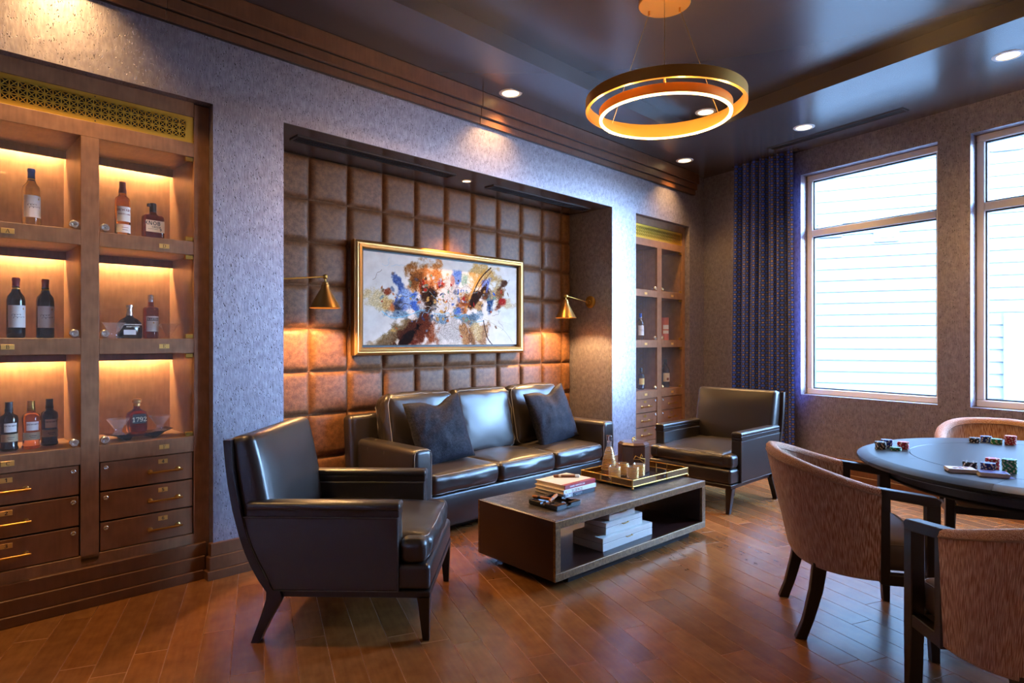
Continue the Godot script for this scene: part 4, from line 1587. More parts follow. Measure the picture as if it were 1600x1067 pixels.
	d.position = V3(4.59, 0, 1.11)
	d.rotation.y = deg_to_rad(90.0 - 182.0)

# ---------------------------------------------------------------- coffee table and what lies on it
const TBL := Vector3(3.262, 0, 1.212)
const TBL_TURN := -0.050
const TOP := 0.372

func on_table(x: float, y: float, z: float) -> Vector3: return V3(x, y, z)

func coffee_table() -> void:
	var t := thing("coffee_table", "low open coffee table with speckled stone top and bronze frame", "coffee table", TBL, TBL_TURN)
	var L := 1.49
	var D := 0.645
	var g := 0.05
	bx(t, "top_slab", V3(0, TOP - 0.011, 0), V3(L - 0.024, 0.022, D - 0.012), 0.002, M.stone)
	bx(t, "top_board", V3(0, TOP - 0.032, 0), V3(L - 0.03, 0.022, D - 0.03), 0.0, M.mahogany)
	for sx in [-1, 1]:
		bx(t, "end_panel", V3(sx * (L * 0.5 - 0.012), (TOP + g) * 0.5 - 0.001, 0), V3(0.024, TOP - g - 0.002, D - 0.012), 0.001, M.mahogany)
	bx(t, "shelf", V3(0, g + 0.021, 0), V3(L - 0.03, 0.042, D - 0.02), 0.0, M.mahogany)
	for sz in [-1, 1]:
		var z: float = sz * (D * 0.5 - 0.006)
		bx(t, "frame_bar", V3(0, TOP - 0.023, z), V3(L, 0.040, 0.018), 0.002, M.bronze)
		bx(t, "frame_bar", V3(0, g + 0.021, z), V3(L, 0.042, 0.018), 0.002, M.bronze)
		for sx in [-1, 1]:
			bx(t, "frame_bar", V3(sx * (L * 0.5 - 0.021), (TOP + g) * 0.5, z), V3(0.042, TOP - g - 0.082, 0.018), 0.002, M.bronze)
			bx(t, "edge_strip", V3(sx * (L * 0.5 - 0.001), (TOP + g) * 0.5, z), V3(0.006, TOP - g, 0.012), 0.001, M.bronze)
	bx(t, "plinth", V3(0.01, g * 0.5, 0), V3(L - 0.28, g, D - 0.09), 0.001, M.plinth)

func table_things() -> void:
	# white boxes on the shelf
	var by := 0.092
	var bl := [[0.505, 0.235, 0.078, 3.225, 1.352, 0.02, "white lidded box, the largest at the bottom of the stack in the coffee table"], [0.37, 0.17, 0.072, 3.222, 1.357, 0.02, "white lidded box, the middle of the stack in the coffee table"], [0.262, 0.13, 0.064, 3.218, 1.362, 0.02, "white lidded box, the smallest on top of the stack in the coffee table"]]
	for b in bl:
		var o := thing("storage_box", b[6], "box", V3(b[3], by, b[4]), TBL_TURN + b[5], "white boxes stacked in the coffee table")
		bx(o, "box_body", V3(0, b[2] * 0.28, 0), V3(b[0], b[2] * 0.56, b[1]), 0.002, M.white_box)
		bx(o, "box_lid", V3(0, b[2] * 0.79, 0), V3(b[0], b[2] * 0.41, b[1]), 0.002, M.white_box)
		bx(o, "seam", V3(0, b[2] * 0.57, 0), V3(b[0] - 0.006, 0.006, b[1] - 0.006), 0.0, M.vent)
		var k := MB.new()
		k.tube(PackedVector3Array([V3(-0.028, 0, 0), V3(-0.028, 0, 0.012), V3(0.028, 0, 0.012), V3(0.028, 0, 0)]), 0.003, 6)
		part(o, "handle", k.done(M.brass), V3(0, b[2] * 0.6, b[1] * 0.5))
		by += b[2] + 0.0005
	# books
	var y := TOP
	var bk := [[0.302, 0.24, 0.024, rgb(34, 44, 54), rgb(40, 50, 60), "TIME", 0.020, rgb(236, 240, 244), "thick book with a dark slate spine, lowest of the stack"], [0.308, 0.25, 0.026, rgb(226, 228, 236), rgb(226, 214, 196), "SCIENCE", 0.018, rgb(176, 140, 56), "thick book with a white spine in the middle of the stack"], [0.30, 0.245, 0.026, rgb(150, 34, 42), rgb(228, 208, 180), "CLASSIC AMERICAN CARS", 0.0085, rgb(240, 228, 224), "cream-covered book with a red spine on top of the stack"]]
	for i in 3:
		var b: Array = bk[i]
		var o := thing("book", b[8], "book", V3(3.06 + 0.008 * i, y, 1.094 - 0.004 * i), -0.055 + 0.02 * i, "books on the coffee table")
		var cover := mk(b[4], 0.55)
		var spine := mk(b[3], 0.4)
		var w: float = b[0]
		var dd: float = b[1]
		var h: float = b[2]
		bx(o, "page_block", V3(0.003, h * 0.5, -0.002), V3(w - 0.012, h - 0.006, dd - 0.012), 0.0, M.paper_page)
		bx(o, "cover", V3(0, 0.0015, 0), V3(w, 0.003, dd), 0.0008, cover)
		bx(o, "cover", V3(0, h - 0.0015, 0), V3(w, 0.003, dd), 0.0008, cover)
		var s := bx(o, "spine", V3(0, h * 0.5, dd * 0.5), V3(w + 0.001, h, 0.005), 0.002, spine)
		var lt := part(s, "title", lettering(b[5], b[6], mk(b[7], 0.5), true, false), V3([-0.092, -0.03, -0.03][i], 0, 0.0028))
		if i == 2:
			bx(o, "cover_band", V3(0, h + 0.0002, dd * 0.5 - 0.013), V3(w, 0.001, 0.026), 0.0, spine)
		if i == 1:
			bx(s, "publisher_mark", V3(-0.134, 0, 0.0028), V3(0.007, 0.012, 0.0006), 0.0, mk(rgb(220, 176, 40), 0.5))
			bx(s, "spine_line", V3(0, -0.0122, 0.0024), V3(w - 0.004, 0.0018, 0.001), 0.0, mk(rgb(170, 36, 52), 0.5))
		if i == 0:
			for r in 3:
				bx(s, "fine_print", V3(-0.008 + 0.008 * (r % 2), 0.006 - 0.006 * r, 0.0028), V3(0.07 - 0.012 * r, 0.0016, 0.0005), 0.0, mk(rgb(150, 158, 166), 0.5))
		y += h
	# cigar in its tube on the top book
	cigar(V3(3.055, y + 0.0095, 1.005), V3(3.170, y + 0.0095, 1.115), 0.0095, "brown cigar in a clear-ended tube lying on the top book", true)
	# ashtray
	var a := thing("ashtray", "square black lacquer ashtray with notched rim beside the books", "ashtray", V3(2.768, TOP, 1.262), -0.03)
	var ah := 0.030
	bx(a, "base", V3(0, 0.005, 0), V3(0.20, 0.01, 0.215), 0.002, M.lacquer)
	for s in [-1, 1]:
		for e in [-1, 1]:
			bx(a, "rim", V3(s * 0.092, ah * 0.5 + 0.003, e * 0.064), V3(0.026, ah - 0.004, 0.096), 0.003, M.lacquer)
			bx(a, "rim", V3(e * 0.052, ah * 0.5 + 0.003, s * 0.0995), V3(0.072, ah - 0.004, 0.026), 0.003, M.lacquer)
		bx(a, "rim_notch", V3(s * 0.092, ah * 0.36, 0), V3(0.024, ah * 0.55, 0.034), 0.003, M.lacquer)
		bx(a, "rim_notch", V3(0, ah * 0.36, s * 0.0995), V3(0.034, ah * 0.55, 0.024), 0.003, M.lacquer)
	cigar(V3(2.700, TOP + 0.042, 1.150), V3(2.784, TOP + 0.022, 1.246), 0.0098, "tan cigar with a black band resting on the far rim of the ashtray", false)
	cigar(V3(2.682, TOP + 0.044, 1.300), V3(2.812, TOP + 0.046, 1.238), 0.0102, "tan cigar with a dark blue band resting on the near rim of the ashtray", false)
	var cut := thing("cigar_cutter", "small black oval cigar cutter between the ashtray and the books", "cutter", V3(2.876, TOP, 1.112), 0.5)
	var k := MB.new()
	k.x = Transform3D(Basis.from_scale(V3(1.3, 1, 0.8)), Vector3.ZERO)
	k.lathe(pv([[0.0, 0.0], [0.028, 0.0], [0.033, 0.006], [0.030, 0.013], [0.018, 0.016], [0.0, 0.016]]), 24)
	part(cut, "body", k.done(M.lacquer))
	bx(cut, "blade_slot", V3(0, 0.0165, 0), V3(0.02, 0.001, 0.012), 0.0, M.chrome)
	tray()

func cigar(p: Vector3, q: Vector3, r: float, label: String, tube: bool) -> void:
	var o := thing("cigar", label, "cigar", p, 0.0, "cigars on the coffee table")
	var d := q - p
	var ln := d.length()
	var z := d.normalized()
	var xx := z.cross(Vector3.UP).normalized()
	var bs := Basis(xx, z, xx.cross(z))
	var k := MB.new()
	k.x = Transform3D(bs, Vector3.ZERO)
	k.lathe(pv([[0.0, -0.004], [r * 0.55, -0.0025], [r * 0.9, 0.004], [r, 0.02], [r, ln - 0.003], [r * 0.9, ln], [0.0, ln]]), 16)
	part(o, "wrapper_leaf", k.done(mk(rgb(122, 78, 56) if tube else rgb(172, 104, 54), 0.6)))
	k = MB.new()
	k.x = Transform3D(bs, Vector3.ZERO)
	var b0 := 0.028 if not tube else 0.03
	k.lathe(pv([[r + 0.0003, b0], [r + 0.0005, b0 + 0.002], [r + 0.0005, b0 + 0.014], [r + 0.0003, b0 + 0.016]]), 16)
	part(o, "band", k.done(mk(rgb(28, 30, 44) if not tube else rgb(206, 196, 186), 0.4)))
	if tube:
		k = MB.new()
		k.x = Transform3D(bs, Vector3.ZERO)
		k.lathe(pv([[r + 0.0004, ln - 0.022], [r + 0.001, ln - 0.02], [r + 0.001, ln + 0.004], [r * 0.7, ln + 0.008], [0.0, ln + 0.008]]), 16)
		part(o, "tube_cap", k.done(mk(rgb(200, 200, 200), 0.25)))

func tray() -> void:
	var c := V3(3.715, TOP, 1.185)
	var t := thing("serving_tray", "antique brass gallery tray on ball feet holding decanter and tumblers", "tray", c, -0.06)
	var W := 0.63
	var D := 0.44
	var y0 := 0.016
	bx(t, "tray_floor", V3(0, y0 + 0.003, 0), V3(W, 0.006, D), 0.001, M.brass_dull)
	bx(t, "tray_mirror", V3(0, y0 + 0.0068, 0), V3(W - 0.02, 0.0016, D - 0.02), 0.0, M.lacquer)
	var old := tripl(mk(rgb(236, 206, 130), 0.5, 0.5), V3(9, 9, 9), false)
	old.albedo_texture = M.bronze.albedo_texture
	for s in [-1, 1]:
		for yy in [y0 + 0.006, y0 + 0.046]:
			var k := MB.new()
			k.tube(PackedVector3Array([V3(-W * 0.5, yy, s * D * 0.5), V3(W * 0.5, yy, s * D * 0.5)]), 0.0042, 8)
			k.tube(PackedVector3Array([V3(s * W * 0.5, yy, -D * 0.5), V3(s * W * 0.5, yy, D * 0.5)]), 0.0042, 8)
			part(t, "gallery_rail", k.done(M.brass_dull))
		for e in [-1, 1]:
			bx(t, "gallery_panel", V3(e * 0.19, y0 + 0.026, s * D * 0.5), V3(W * 0.5 - 0.07, 0.036, 0.004), 0.0, old)
			bx(t, "gallery_panel", V3(s * W * 0.5, y0 + 0.026, e * 0.135), V3(0.004, 0.036, D * 0.5 - 0.05), 0.0, old)
			for px in [[s * W * 0.5, e * D * 0.5], [e * 0.062, s * D * 0.5], [s * W * 0.5, e * 0.048]]:
				var k := MB.new()
				k.tube(PackedVector3Array([V3(px[0], y0 - 0.002, px[1]), V3(px[0], y0 + 0.05, px[1])]), 0.0045, 8)
				part(t, "gallery_post", k.done(M.brass_dull))
			var f := MB.new()
			f.rbox(V3(s * W * 0.5, 0.0085, e * D * 0.5), V3(0.017, 0.017, 0.017), 0.0084, 2)
			part(t, "ball_foot", f.done(M.brass))
	var ty := TOP + y0 + 0.0078
	# decanter
	var dc := thing("decanter", "conical glass decanter with gold rings half full of amber liquor", "decanter", V3(3.575, ty, 1.065))
	var prof := pv([[0.0, 0.0], [0.055, 0.0], [0.058, 0.004], [0.055, 0.05], [0.044, 0.11], [0.030, 0.165], [0.019, 0.20], [0.016, 0.225], [0.017, 0.235], [0.0145, 0.235], [0.0135, 0.222], [0.0165, 0.20], [0.0275, 0.165], [0.0415, 0.11], [0.0525, 0.05], [0.0545, 0.008], [0.0, 0.008]])
	var k := MB.new()
	k.lathe(prof, 32, 50.0)
	part(dc, "glass_body", k.done(M.thin_glass))
	k = MB.new()
	k.lathe(pv([[0.0, 0.0085], [0.054, 0.0085], [0.052, 0.05], [0.0410, 0.11], [0.039, 0.118], [0.0, 0.118]]), 32, 50.0)
	part(dc, "liquor", k.done(glass(rgb(190, 86, 22))))
	k = MB.new()
	k.lathe(pv([[0.0, 0.222], [0.0130, 0.222], [0.0135, 0.236], [0.019, 0.240], [0.021, 0.272], [0.018, 0.276], [0.0, 0.276]]), 20)
	part(dc, "stopper", k.done(M.glass))
	k = MB.new()
	for i in 15:
		var yy := 0.045 + i * 0.0105
		var r := 0.0
		for j in range(2, 7):
			if yy >= prof[j].y and yy <= prof[j + 1].y:
				r = lerpf(prof[j].x, prof[j + 1].x, (yy - prof[j].y) / (prof[j + 1].y - prof[j].y))
		k.lathe(pv([[r + 0.0002, yy - 0.0026], [r + 0.0009, yy - 0.0018], [r + 0.0009, yy + 0.0018], [r, yy + 0.0026]]), 28, 60.0)
	part(dc, "gold_rings", k.done(M.gilt))
	# tumblers
	var tb := thing("tumbler", "gold-ringed glass tumbler on the tray, leftmost beside the decanter", "tumbler", V3(3.50, ty, 1.165), 0.0, "gold-ringed tumblers on the tray")
	k = MB.new()
	k.lathe(pv([[0.0, 0.0], [0.036, 0.0], [0.0385, 0.003], [0.041, 0.085], [0.0395, 0.0865], [0.0385, 0.085], [0.036, 0.010], [0.0, 0.010]]), 28, 50.0)
	part(tb, "glass_body", k.done(M.thin_glass))
	k = MB.new()
	for i in 8:
		var yy := 0.012 + i * 0.0094
		var r := lerpf(0.0385, 0.041, (yy - 0.003) / 0.082)
		k.lathe(pv([[r + 0.0002, yy - 0.0028], [r + 0.0009, yy - 0.002], [r + 0.0009, yy + 0.002], [r, yy + 0.0028]]), 28, 60.0)
	part(tb, "gold_rings", k.done(M.gilt))
	for p in [[V3(3.645, ty, 1.13), "gold-ringed glass tumbler on the tray, rearmost against the wooden ice bucket"], [V3(3.585, ty, 1.255), "gold-ringed glass tumbler on the tray, nearest the tray front"], [V3(3.69, ty, 1.235), "gold-ringed glass tumbler on the tray, rightmost in front of the ice bucket"]]:
		var c2 := copy(tb, p[1])
		c2.position = p[0]
	# octagonal ice bucket
	var ib := thing("ice_bucket", "octagonal dark wooden ice bucket with gold twig handles on the tray", "ice bucket", V3(3.815, ty, 1.105), 0.20)
	k = MB.new()
	k.grid([ring8(0.0, 0.0), ring8(0.108, 0.0), ring8(0.112, 0.004), ring8(0.112, 0.185), ring8(0.108, 0.189), ring8(0.0, 0.189)], false, true)
	part(ib, "bucket_body", k.done(M.walnut))
	k = MB.new()
	k.grid([ring8(0.104, 0.189), ring8(0.113, 0.192), ring8(0.113, 0.198), ring8(0.095, 0.212), ring8(0.0, 0.214)], false, true)
	part(ib, "lid", k.done(M.walnut))
	k = MB.new()
	for s in [[[-0.028, 0.002, 0.004], [-0.008, 0.024, -0.004], [0.010, 0.010, 0.004], [0.030, 0.022, -0.004]], [[0.026, 0.002, 0.006], [0.006, 0.018, 0.0], [-0.014, 0.008, -0.006], [-0.026, 0.022, 0.004]], [[-0.008, 0.024, -0.004], [0.006, 0.032, 0.008], [0.030, 0.022, -0.004]]]:
		var pts := PackedVector3Array()
		for p in s:
			pts.append(V3(p[0], 0.213 + p[1], p[2]))
		k.tube(pts, 0.0036, 6)
	part(ib, "knob", k.done(M.brass))
	k = MB.new()
	var face := Transform3D(Basis(Vector3.UP, -PI / 8 * 3 + 0.35), Vector3.ZERO)
	for s in [[[-0.042, -0.006], [-0.026, 0.018], [0.004, 0.002], [0.042, -0.006], [0.040, -0.036], [0.004, -0.008], [-0.042, -0.006]], [[0.004, 0.002], [0.018, 0.030], [0.022, 0.012]]]:
		var pts := PackedVector3Array()
		for p in s:
			pts.append(face * V3(p[0], 0.11 + p[1], 0.108 + 0.008))
		k.tube(pts, 0.0034, 6)
	part(ib, "side_handle", k.done(M.brass))

func ring8(r: float, yy: float) -> PackedVector3Array:
	var o := PackedVector3Array()
	for i in 8:
		var an := TAU * (i + 0.5) / 8.0
		o.append(V3(cos(an) * r, yy, -sin(an) * r))
	return o

# ---------------------------------------------------------------- card table
const CT := Vector3(3.95, 0, 3.392)
const CT_Y := 0.75

func card_table() -> void:
	var t := thing("card_table", "large round dark poker table with segmented rim and deep apron", "table", CT)
	var k := MB.new()
	k.lathe(pv([[0.0, CT_Y - 0.03], [0.578, CT_Y - 0.03], [0.578, CT_Y - 0.0012], [0.5765, CT_Y], [0.0, CT_Y]]), 96)
	part(t, "playing_surface", k.done(M.table_top))
	for i in 8:
		k = MB.new()
		var a0 := TAU * i / 8.0 + 0.16
		var a1 := a0 + TAU / 8.0 - 0.0022
		k.lathe(pv([[0.5795, CT_Y - 0.03], [0.74, CT_Y - 0.055], [0.775, CT_Y - 0.052], [0.815, CT_Y - 0.040], [0.823, CT_Y - 0.030], [0.820, CT_Y - 0.020], [0.775, CT_Y - 0.001], [0.765, CT_Y], [0.581, CT_Y], [0.5795, CT_Y - 0.0015]]), 14, 30.0, a0, a1)
		part(t, "rim_segment", k.done(M.table_top))
	k = MB.new()
	k.lathe(pv([[0.665, 0.630], [0.687, 0.630], [0.693, 0.638], [0.687, 0.646], [0.685, 0.690], [0.70, 0.698], [0.74, 0.700]]), 96, 30.0)
	k.lathe(pv([[0.645, 0.70], [0.665, 0.630]]), 96)
	part(t, "apron", k.done(M.ebony))
	k = MB.new()
	k.lathe(pv([[0.0, 0.02], [0.13, 0.02], [0.14, 0.06], [0.11, 0.12], [0.09, 0.30], [0.10, 0.55], [0.16, 0.62], [0.24, 0.66], [0.24, 0.72], [0.0, 0.72]]), 32)
	part(t, "pedestal", k.done(M.ebony))
	for i in 4:
		var a := TAU * i / 4.0 + PI / 4
		k = MB.new()
		k.x = Transform3D(Basis(Vector3.UP, a), Vector3.ZERO)
		k.prism(pv([[0.05, 0.0], [0.05, 0.12], [0.12, 0.12], [0.40, 0.06], [0.46, 0.055], [0.46, 0.0], [0.40, 0.0], [0.36, 0.02], [0.14, 0.03], [0.12, 0.0]]), -0.035, 0.035)
		part(t, "foot", k.done(M.ebony))

func card_chairs() -> void:
	var c := thing("card_chair", "copper chenille barrel chair in the middle, its back to the camera", "chair", V3(3.255, 0, 2.745), deg_to_rad(90.0 - 60.0), "barrel chairs around the poker table")
	# upholstered shell: U in plan, open to the front (+z)
	var n := 44
	var outer := []
	var sec := [[0.0, 0.0, 0.0], [0.0, 0.02, 0.0], [0.0, 0.5, 0.0], [0.0, 0.93, 0.0], [0.004, 0.975, 0.0], [0.018, 1.0, 0.0], [0.042, 1.0, 0.0], [0.056, 0.975, 0.0], [0.060, 0.93, 0.0], [0.060, 0.5, 0.0], [0.060, 0.02, 0.0], [0.060, 0.0, 0.0]]
	for s in sec:
		outer.append(PackedVector3Array())
	for i in n + 1:
		var t := float(i) / n
		var an := lerpf(0.0, PI, t)
		# superellipse through (0.35, 0), (0, -0.345), (-0.35, 0)
		var cx := cos(an)
		var sz := sin(an)
		var px := signf(cx) * pow(absf(cx), 0.72)
		var pz := -pow(absf(sz), 0.72)
		var top := lerpf(0.708, 0.825, pow(sz, 0.8))
		var bot := lerpf(0.316, 0.335, sz)
		for j in sec.size():
			var h := lerpf(bot, top, sec[j][1])
			var inw: float = sec[j][0]
			# the shell leans out a little towards the top
			var k: float = 1.0 - inw / 0.35 - 0.05 * (1.0 - sec[j][1])
			outer[j].append(V3(px * 0.352 * k, h, pz * (0.345 - inw) * (1.0 - 0.07 * (1.0 - sec[j][1])) - 0.085 * (sec[j][1] - 0.25) * pow(sz, 0.8)))
	var k := MB.new()
	k.sg(1)
	k.grid(outer, false, false, true, 1.0, 1.0)
	k.sg(-1)
	for e in [0, n]:
		for j in range(1, sec.size() - 1):
			var a: Vector3 = outer[0][e]
			var b: Vector3 = outer[j][e]
			var d: Vector3 = outer[j + 1][e]
			if (b - a).cross(d - a).z < 0.0:
				k.tri(a, d, b)
			else:
				k.tri(a, b, d)
	var sh := part(c, "back_shell", k.done(M.chenille))
	var pp := MB.new()
	for j in [3, 8]:
		var pts := PackedVector3Array()
		for i in n + 1:
			pts.append(outer[j][i])
		pp.tube(pts, 0.0035, 5)
	part(sh, "welt", pp.done(M.chenille))
	for sx in [-1.0, 1.0]:
		# open wooden arm: upright, sloping top bar, front leg, low rail
		bx(c, "arm_upright", V3(sx * 0.318, 0.505, 0.018), V3(0.05, 0.40, 0.036), 0.003, M.ebony)
		k = MB.new()
		var zy := Basis(Vector3(0, 0, 1), Vector3.UP, Vector3(-1, 0, 0))
		k.x = Transform3D(zy, V3(sx * 0.318, 0, 0))
		k.prism(pv([[0.0, 0.708], [0.0, 0.670], [0.170, 0.645], [0.218, 0.645], [0.226, 0.668], [0.210, 0.682]]), -0.025, 0.025, 0.003)
		part(c, "arm_bar", k.done(M.ebony))
		k = MB.new()
		k.x = Transform3D(zy, V3(sx * 0.318, 0, 0))
		k.prism(pv([[0.172, 0.66], [0.172, 0.30], [0.190, 0.0], [0.220, 0.0], [0.224, 0.30], [0.222, 0.66]]), -0.024, 0.024, 0.003)
		part(c, "front_leg", k.done(M.ebony))
		bx(c, "seat_rail", V3(sx * 0.318, 0.325, 0.10), V3(0.044, 0.045, 0.18), 0.003, M.ebony)
		# splayed back leg
		k = MB.new()
		k.x = Transform3D(zy, V3(sx * 0.238, 0, 0))
		k.prism(pv([[-0.185, 0.345], [-0.245, 0.345], [-0.258, 0.22], [-0.288, 0.08], [-0.318, 0.0], [-0.272, 0.0], [-0.238, 0.10], [-0.205, 0.22]]), -0.022, 0.022, 0.003)
		var lg := part(c, "back_leg", k.done(M.ebony))
	bx(c, "front_rail", V3(0, 0.325, 0.198), V3(0.60, 0.045, 0.036), 0.003, M.ebony)
	k = MB.new()
	k.rbox(V3(0, 0.405, -0.012), V3(0.578, 0.13, 0.50), 0.045, 8, Warp.new(6))
	var st := part(c, "seat", k.done(M.seat_tan))
	var w := MB.new()
	var lp := loop_pts(0.284, 0.242, 0.05)
	for i in lp.size():
		lp[i] = V3(lp[i].x * (1.0 - 0.40 * pow(minf(lp[i].z / 0.25, 0.0), 2.0)), 0.458, lp[i].z - 0.012)
	w.tube(lp, 0.003, 5, true)
	part(st, "welt", w.done(M.seat_tan))
	var d := copy(c, "copper chenille barrel chair cropped at the lower right corner")
	d.position = V3(2.70, 0, 3.475)
	d.rotation.y = deg_to_rad(90.0 + 41.0)
	d = copy(c, "copper chenille barrel chair on the far side of the poker table")
	d.position = V3(4.80, 0, 3.12)
	d.rotation.y = deg_to_rad(90.0 - 161.0)

func chip_mesh(c: Color) -> ArrayMesh:
	var m := mk(Color.WHITE, 0.4)
	m.vertex_color_use_as_albedo = true
	var k := MB.new()
	k.colored = true
	var lin := c.srgb_to_linear()
	var wht := rgb(236, 228, 214).srgb_to_linear()
	var r := 0.0272
	var h := 0.0052
	var n := 24
	for i in n:
		var a := TAU * i / n
		var b := TAU * (i + 1) / n
		k.col = wht if i % 4 == 0 else lin
		var A := V3(cos(a) * r, 0, -sin(a) * r)
		var B := V3(cos(b) * r, 0, -sin(b) * r)
		var up := V3(0, h, 0)
		k.quad(A, B, B + up, A + up)
		k.quad(A * 0.78 + up, A + up, B + up, B * 0.78 + up)
		k.col = lin
		k.tri(up, A * 0.78 + up, B * 0.78 + up)
		k.tri(Vector3.ZERO, B, A)
	return k.done(m)

func chips_and_cards() -> void:
	var cols := {"black": rgb(24, 24, 26), "blue": rgb(26, 44, 136), "green": rgb(24, 128, 84), "red": rgb(190, 28, 42)}
	var meshes := {}
	for c in cols:
		meshes[c] = chip_mesh(cols[c])
	var nth := ["lowest", "second", "third", "fourth", "fifth", "sixth", "seventh", "eighth", "ninth", "tenth", "eleventh", "twelfth"]
	var st := [["black", 3.798, 2.699, 7, "at the table's left end"], ["blue", 3.868, 2.712, 8, "at the table's left end"], ["green", 3.806, 2.768, 3, "at the table's left end"], ["red", 3.884, 2.785, 7, "at the table's left end"], ["black", 4.419, 3.020, 5, "on the table's far side"], ["blue", 4.494, 3.063, 6, "on the table's far side"], ["green", 4.451, 3.115, 5, "on the table's far side"], ["red", 4.474, 3.176, 9, "on the table's far side"], ["black", 3.492, 3.139, 6, "near the card decks"], ["blue", 3.446, 3.212, 8, "near the card decks"], ["red", 3.560, 3.214, 9, "near the card decks"], ["green", 3.508, 3.280, 11, "near the card decks"]]
	for s in st:
		var base := V3(s[1], CT_Y, s[2])
		for i in int(s[3]):
			var o := part(self, "poker_chip", meshes[s[0]])
			o.position = base + V3(rng.randf_range(-0.0015, 0.0015), 0.0004 + i * 0.0054, rng.randf_range(-0.0015, 0.0015))
			o.rotation.y = rng.randf() * TAU
			var place: String = "topmost" if i == int(s[3]) - 1 else (nth[i] if i == 0 else nth[i] + " from the bottom")
			tag(o, "poker chip, %s of the %s stack %s" % [place, s[0], s[4]], "poker chip", "%s chips %s" % [s[0], s[4]])
	var white := mk(rgb(232, 226, 226), 0.5)
	var backs := mk(rgb(62, 62, 150), 0.4)
	for i in 2:
		var d := thing("card_deck", "white playing card deck face up on the poker table" if i == 0 else "blue-backed playing card deck on the poker table rim", "card deck", V3(3.382, CT_Y, 3.122) if i == 0 else V3(3.372, CT_Y, 3.238), 0.42 if i == 0 else 0.34)
		for j in 5:
			bx(d, "card_packet", V3(rng.randf_range(-0.003, 0.003), 0.0018 + j * 0.0034, rng.randf_range(-0.003, 0.003)), V3(0.075, 0.0031, 0.105), 0.0004, white).rotation.y = rng.randf_range(-0.05, 0.05)
		if i == 0:
			for q in [[0.0, 0.018, rgb(206, 160, 60)], [0.0, -0.018, rgb(206, 160, 60)], [0.012, 0.0, rgb(170, 60, 60)], [-0.012, 0.0, rgb(40, 50, 110)], [0.010, 0.024, rgb(150, 60, 60)], [-0.010, -0.024, rgb(40, 50, 110)]]:
				var b := bx(d, "court_print", V3(q[0], 0.0174, q[1]), V3(0.014, 0.0003, 0.014), 0.0, mk(q[2], 0.5))
				b.rotation.y = 0.785
		else:
			bx(d, "top_card", V3(0, 0.0176, 0), V3(0.072, 0.0006, 0.102), 0.0, backs)
			bx(d, "loose_card", V3(-0.012, 0.0004, 0.016), V3(0.075, 0.0006, 0.105), 0.0, backs).rotation.y = 0.2

func curtain() -> void:
	var k := MB.new()
	var rows := []
	var back := []
	var n := 150
	var m := 20
	var t0 := 0.545
	var t1 := 1.235
	for j in m + 1:
		var row := PackedVector3Array()
		var rb := PackedVector3Array()
		var f := float(j) / m          # 0 at the hem
		for i in n + 1:
			var s := float(i) / n
			var ph := s * TAU * 6.5
			var sway := 0.35 * sin(s * 9.0 + 1.0) + 0.2 * sin(s * 23.0)
			var amp := lerpf(0.070, 0.055, f) * (0.8 + 0.25 * sin(s * 17.0))
			var wav := sin(ph + sway + 0.25 * (1.0 - f) * sin(s * 5.0))
			var t := lerpf(lerpf(t0 - 0.035, t0, f), lerpf(t1 + 0.03, t1, f), s) + 0.012 * cos(ph * 2.0 + sway)
			var off := 0.10 + amp * wav
			row.append(wallb(t, lerpf(0.02, CEIL - 0.002, f), off))
			rb.append(wallb(t, lerpf(0.02, CEIL - 0.002, f), off - 0.003))
		rows.append(row)
		back.append(rb)
	k.sg(1)
	k.grid(rows, true, false, false, 1.75, 4.1)
	k.grid(back, false, false, false, 1.75, 4.1)
	var c := thing("curtain", "blue and copper dotted curtain hanging in deep folds beside the window", "curtain", Vector3.ZERO)
	part(c, "pleated_cloth", k.done(M.curtain))
	var tr := MB.new()
	tr.x = wallb_frame()
	tr.box(V3(-0.89, CEIL - 0.006, 0.085), V3(0.8, 0.012, 0.03))
	part(c, "ceiling_track", tr.done(M.vent))

# ---------------------------------------------------------------- bottles and glasses in the cabinets
func label_patch(r: float, y0: float, y1: float, half: float, m: Material) -> ArrayMesh:
	var k := MB.new()
	k.sg(1)
	var rows := []
	for j in 2:
		var row := PackedVector3Array()
		for i in 15:
			var a := lerpf(-half, half, i / 14.0)
			row.append(V3(sin(a) * r, y0 if j == 0 else y1, cos(a) * r))
		rows.append(row)
	k.grid(rows)
	return k.done(m)

func scribble(o: Node, r: float, y: float, w: float, m: Material, sd: int) -> void:
	# looping handwriting wrapped round the label
	var k := MB.new()
	for line in 2:
		var pts := PackedVector3Array()
		for i in 40:
			var s := i / 39.0
			var ph := s * 22.0 + sd
			var x := lerpf(-w, w * (0.5 if line == 0 else 1.0), s) + 0.004 * sin(ph * 1.0) + (0.006 if line == 1 else 0.0)
			var yy := y - line * 0.012 + 0.0045 * cos(ph) * (0.6 + 0.4 * sin(s * 7.0)) + s * 0.004
			var a := x / r
			pts.append(V3(sin(a) * (r + 0.0004), yy, cos(a) * (r + 0.0004)))
		k.tube(pts, 0.0006, 4)
	part(o, "script_print", k.done(m))

func bottle(at: Vector3, turn: float, label: String, group: String, body: Array, bm: Material, cap: Array, cm: Material) -> Node3D:
	var o := thing("bottle", label, "bottle", at, turn, group)
	var k := MB.new()
	k.lathe(pv(body), 28, 50.0)
	part(o, "glass_body", k.done(bm))
	k = MB.new()
	k.lathe(pv(cap), 24, 40.0)
	part(o, "cap", k.done(cm))
	return o

func lab(o: Node3D, r: float, y0: float, y1: float, half: float, m: Material) -> MeshInstance3D:
	return part(o, "label", label_patch(r + 0.0006, y0, y1, half, m))

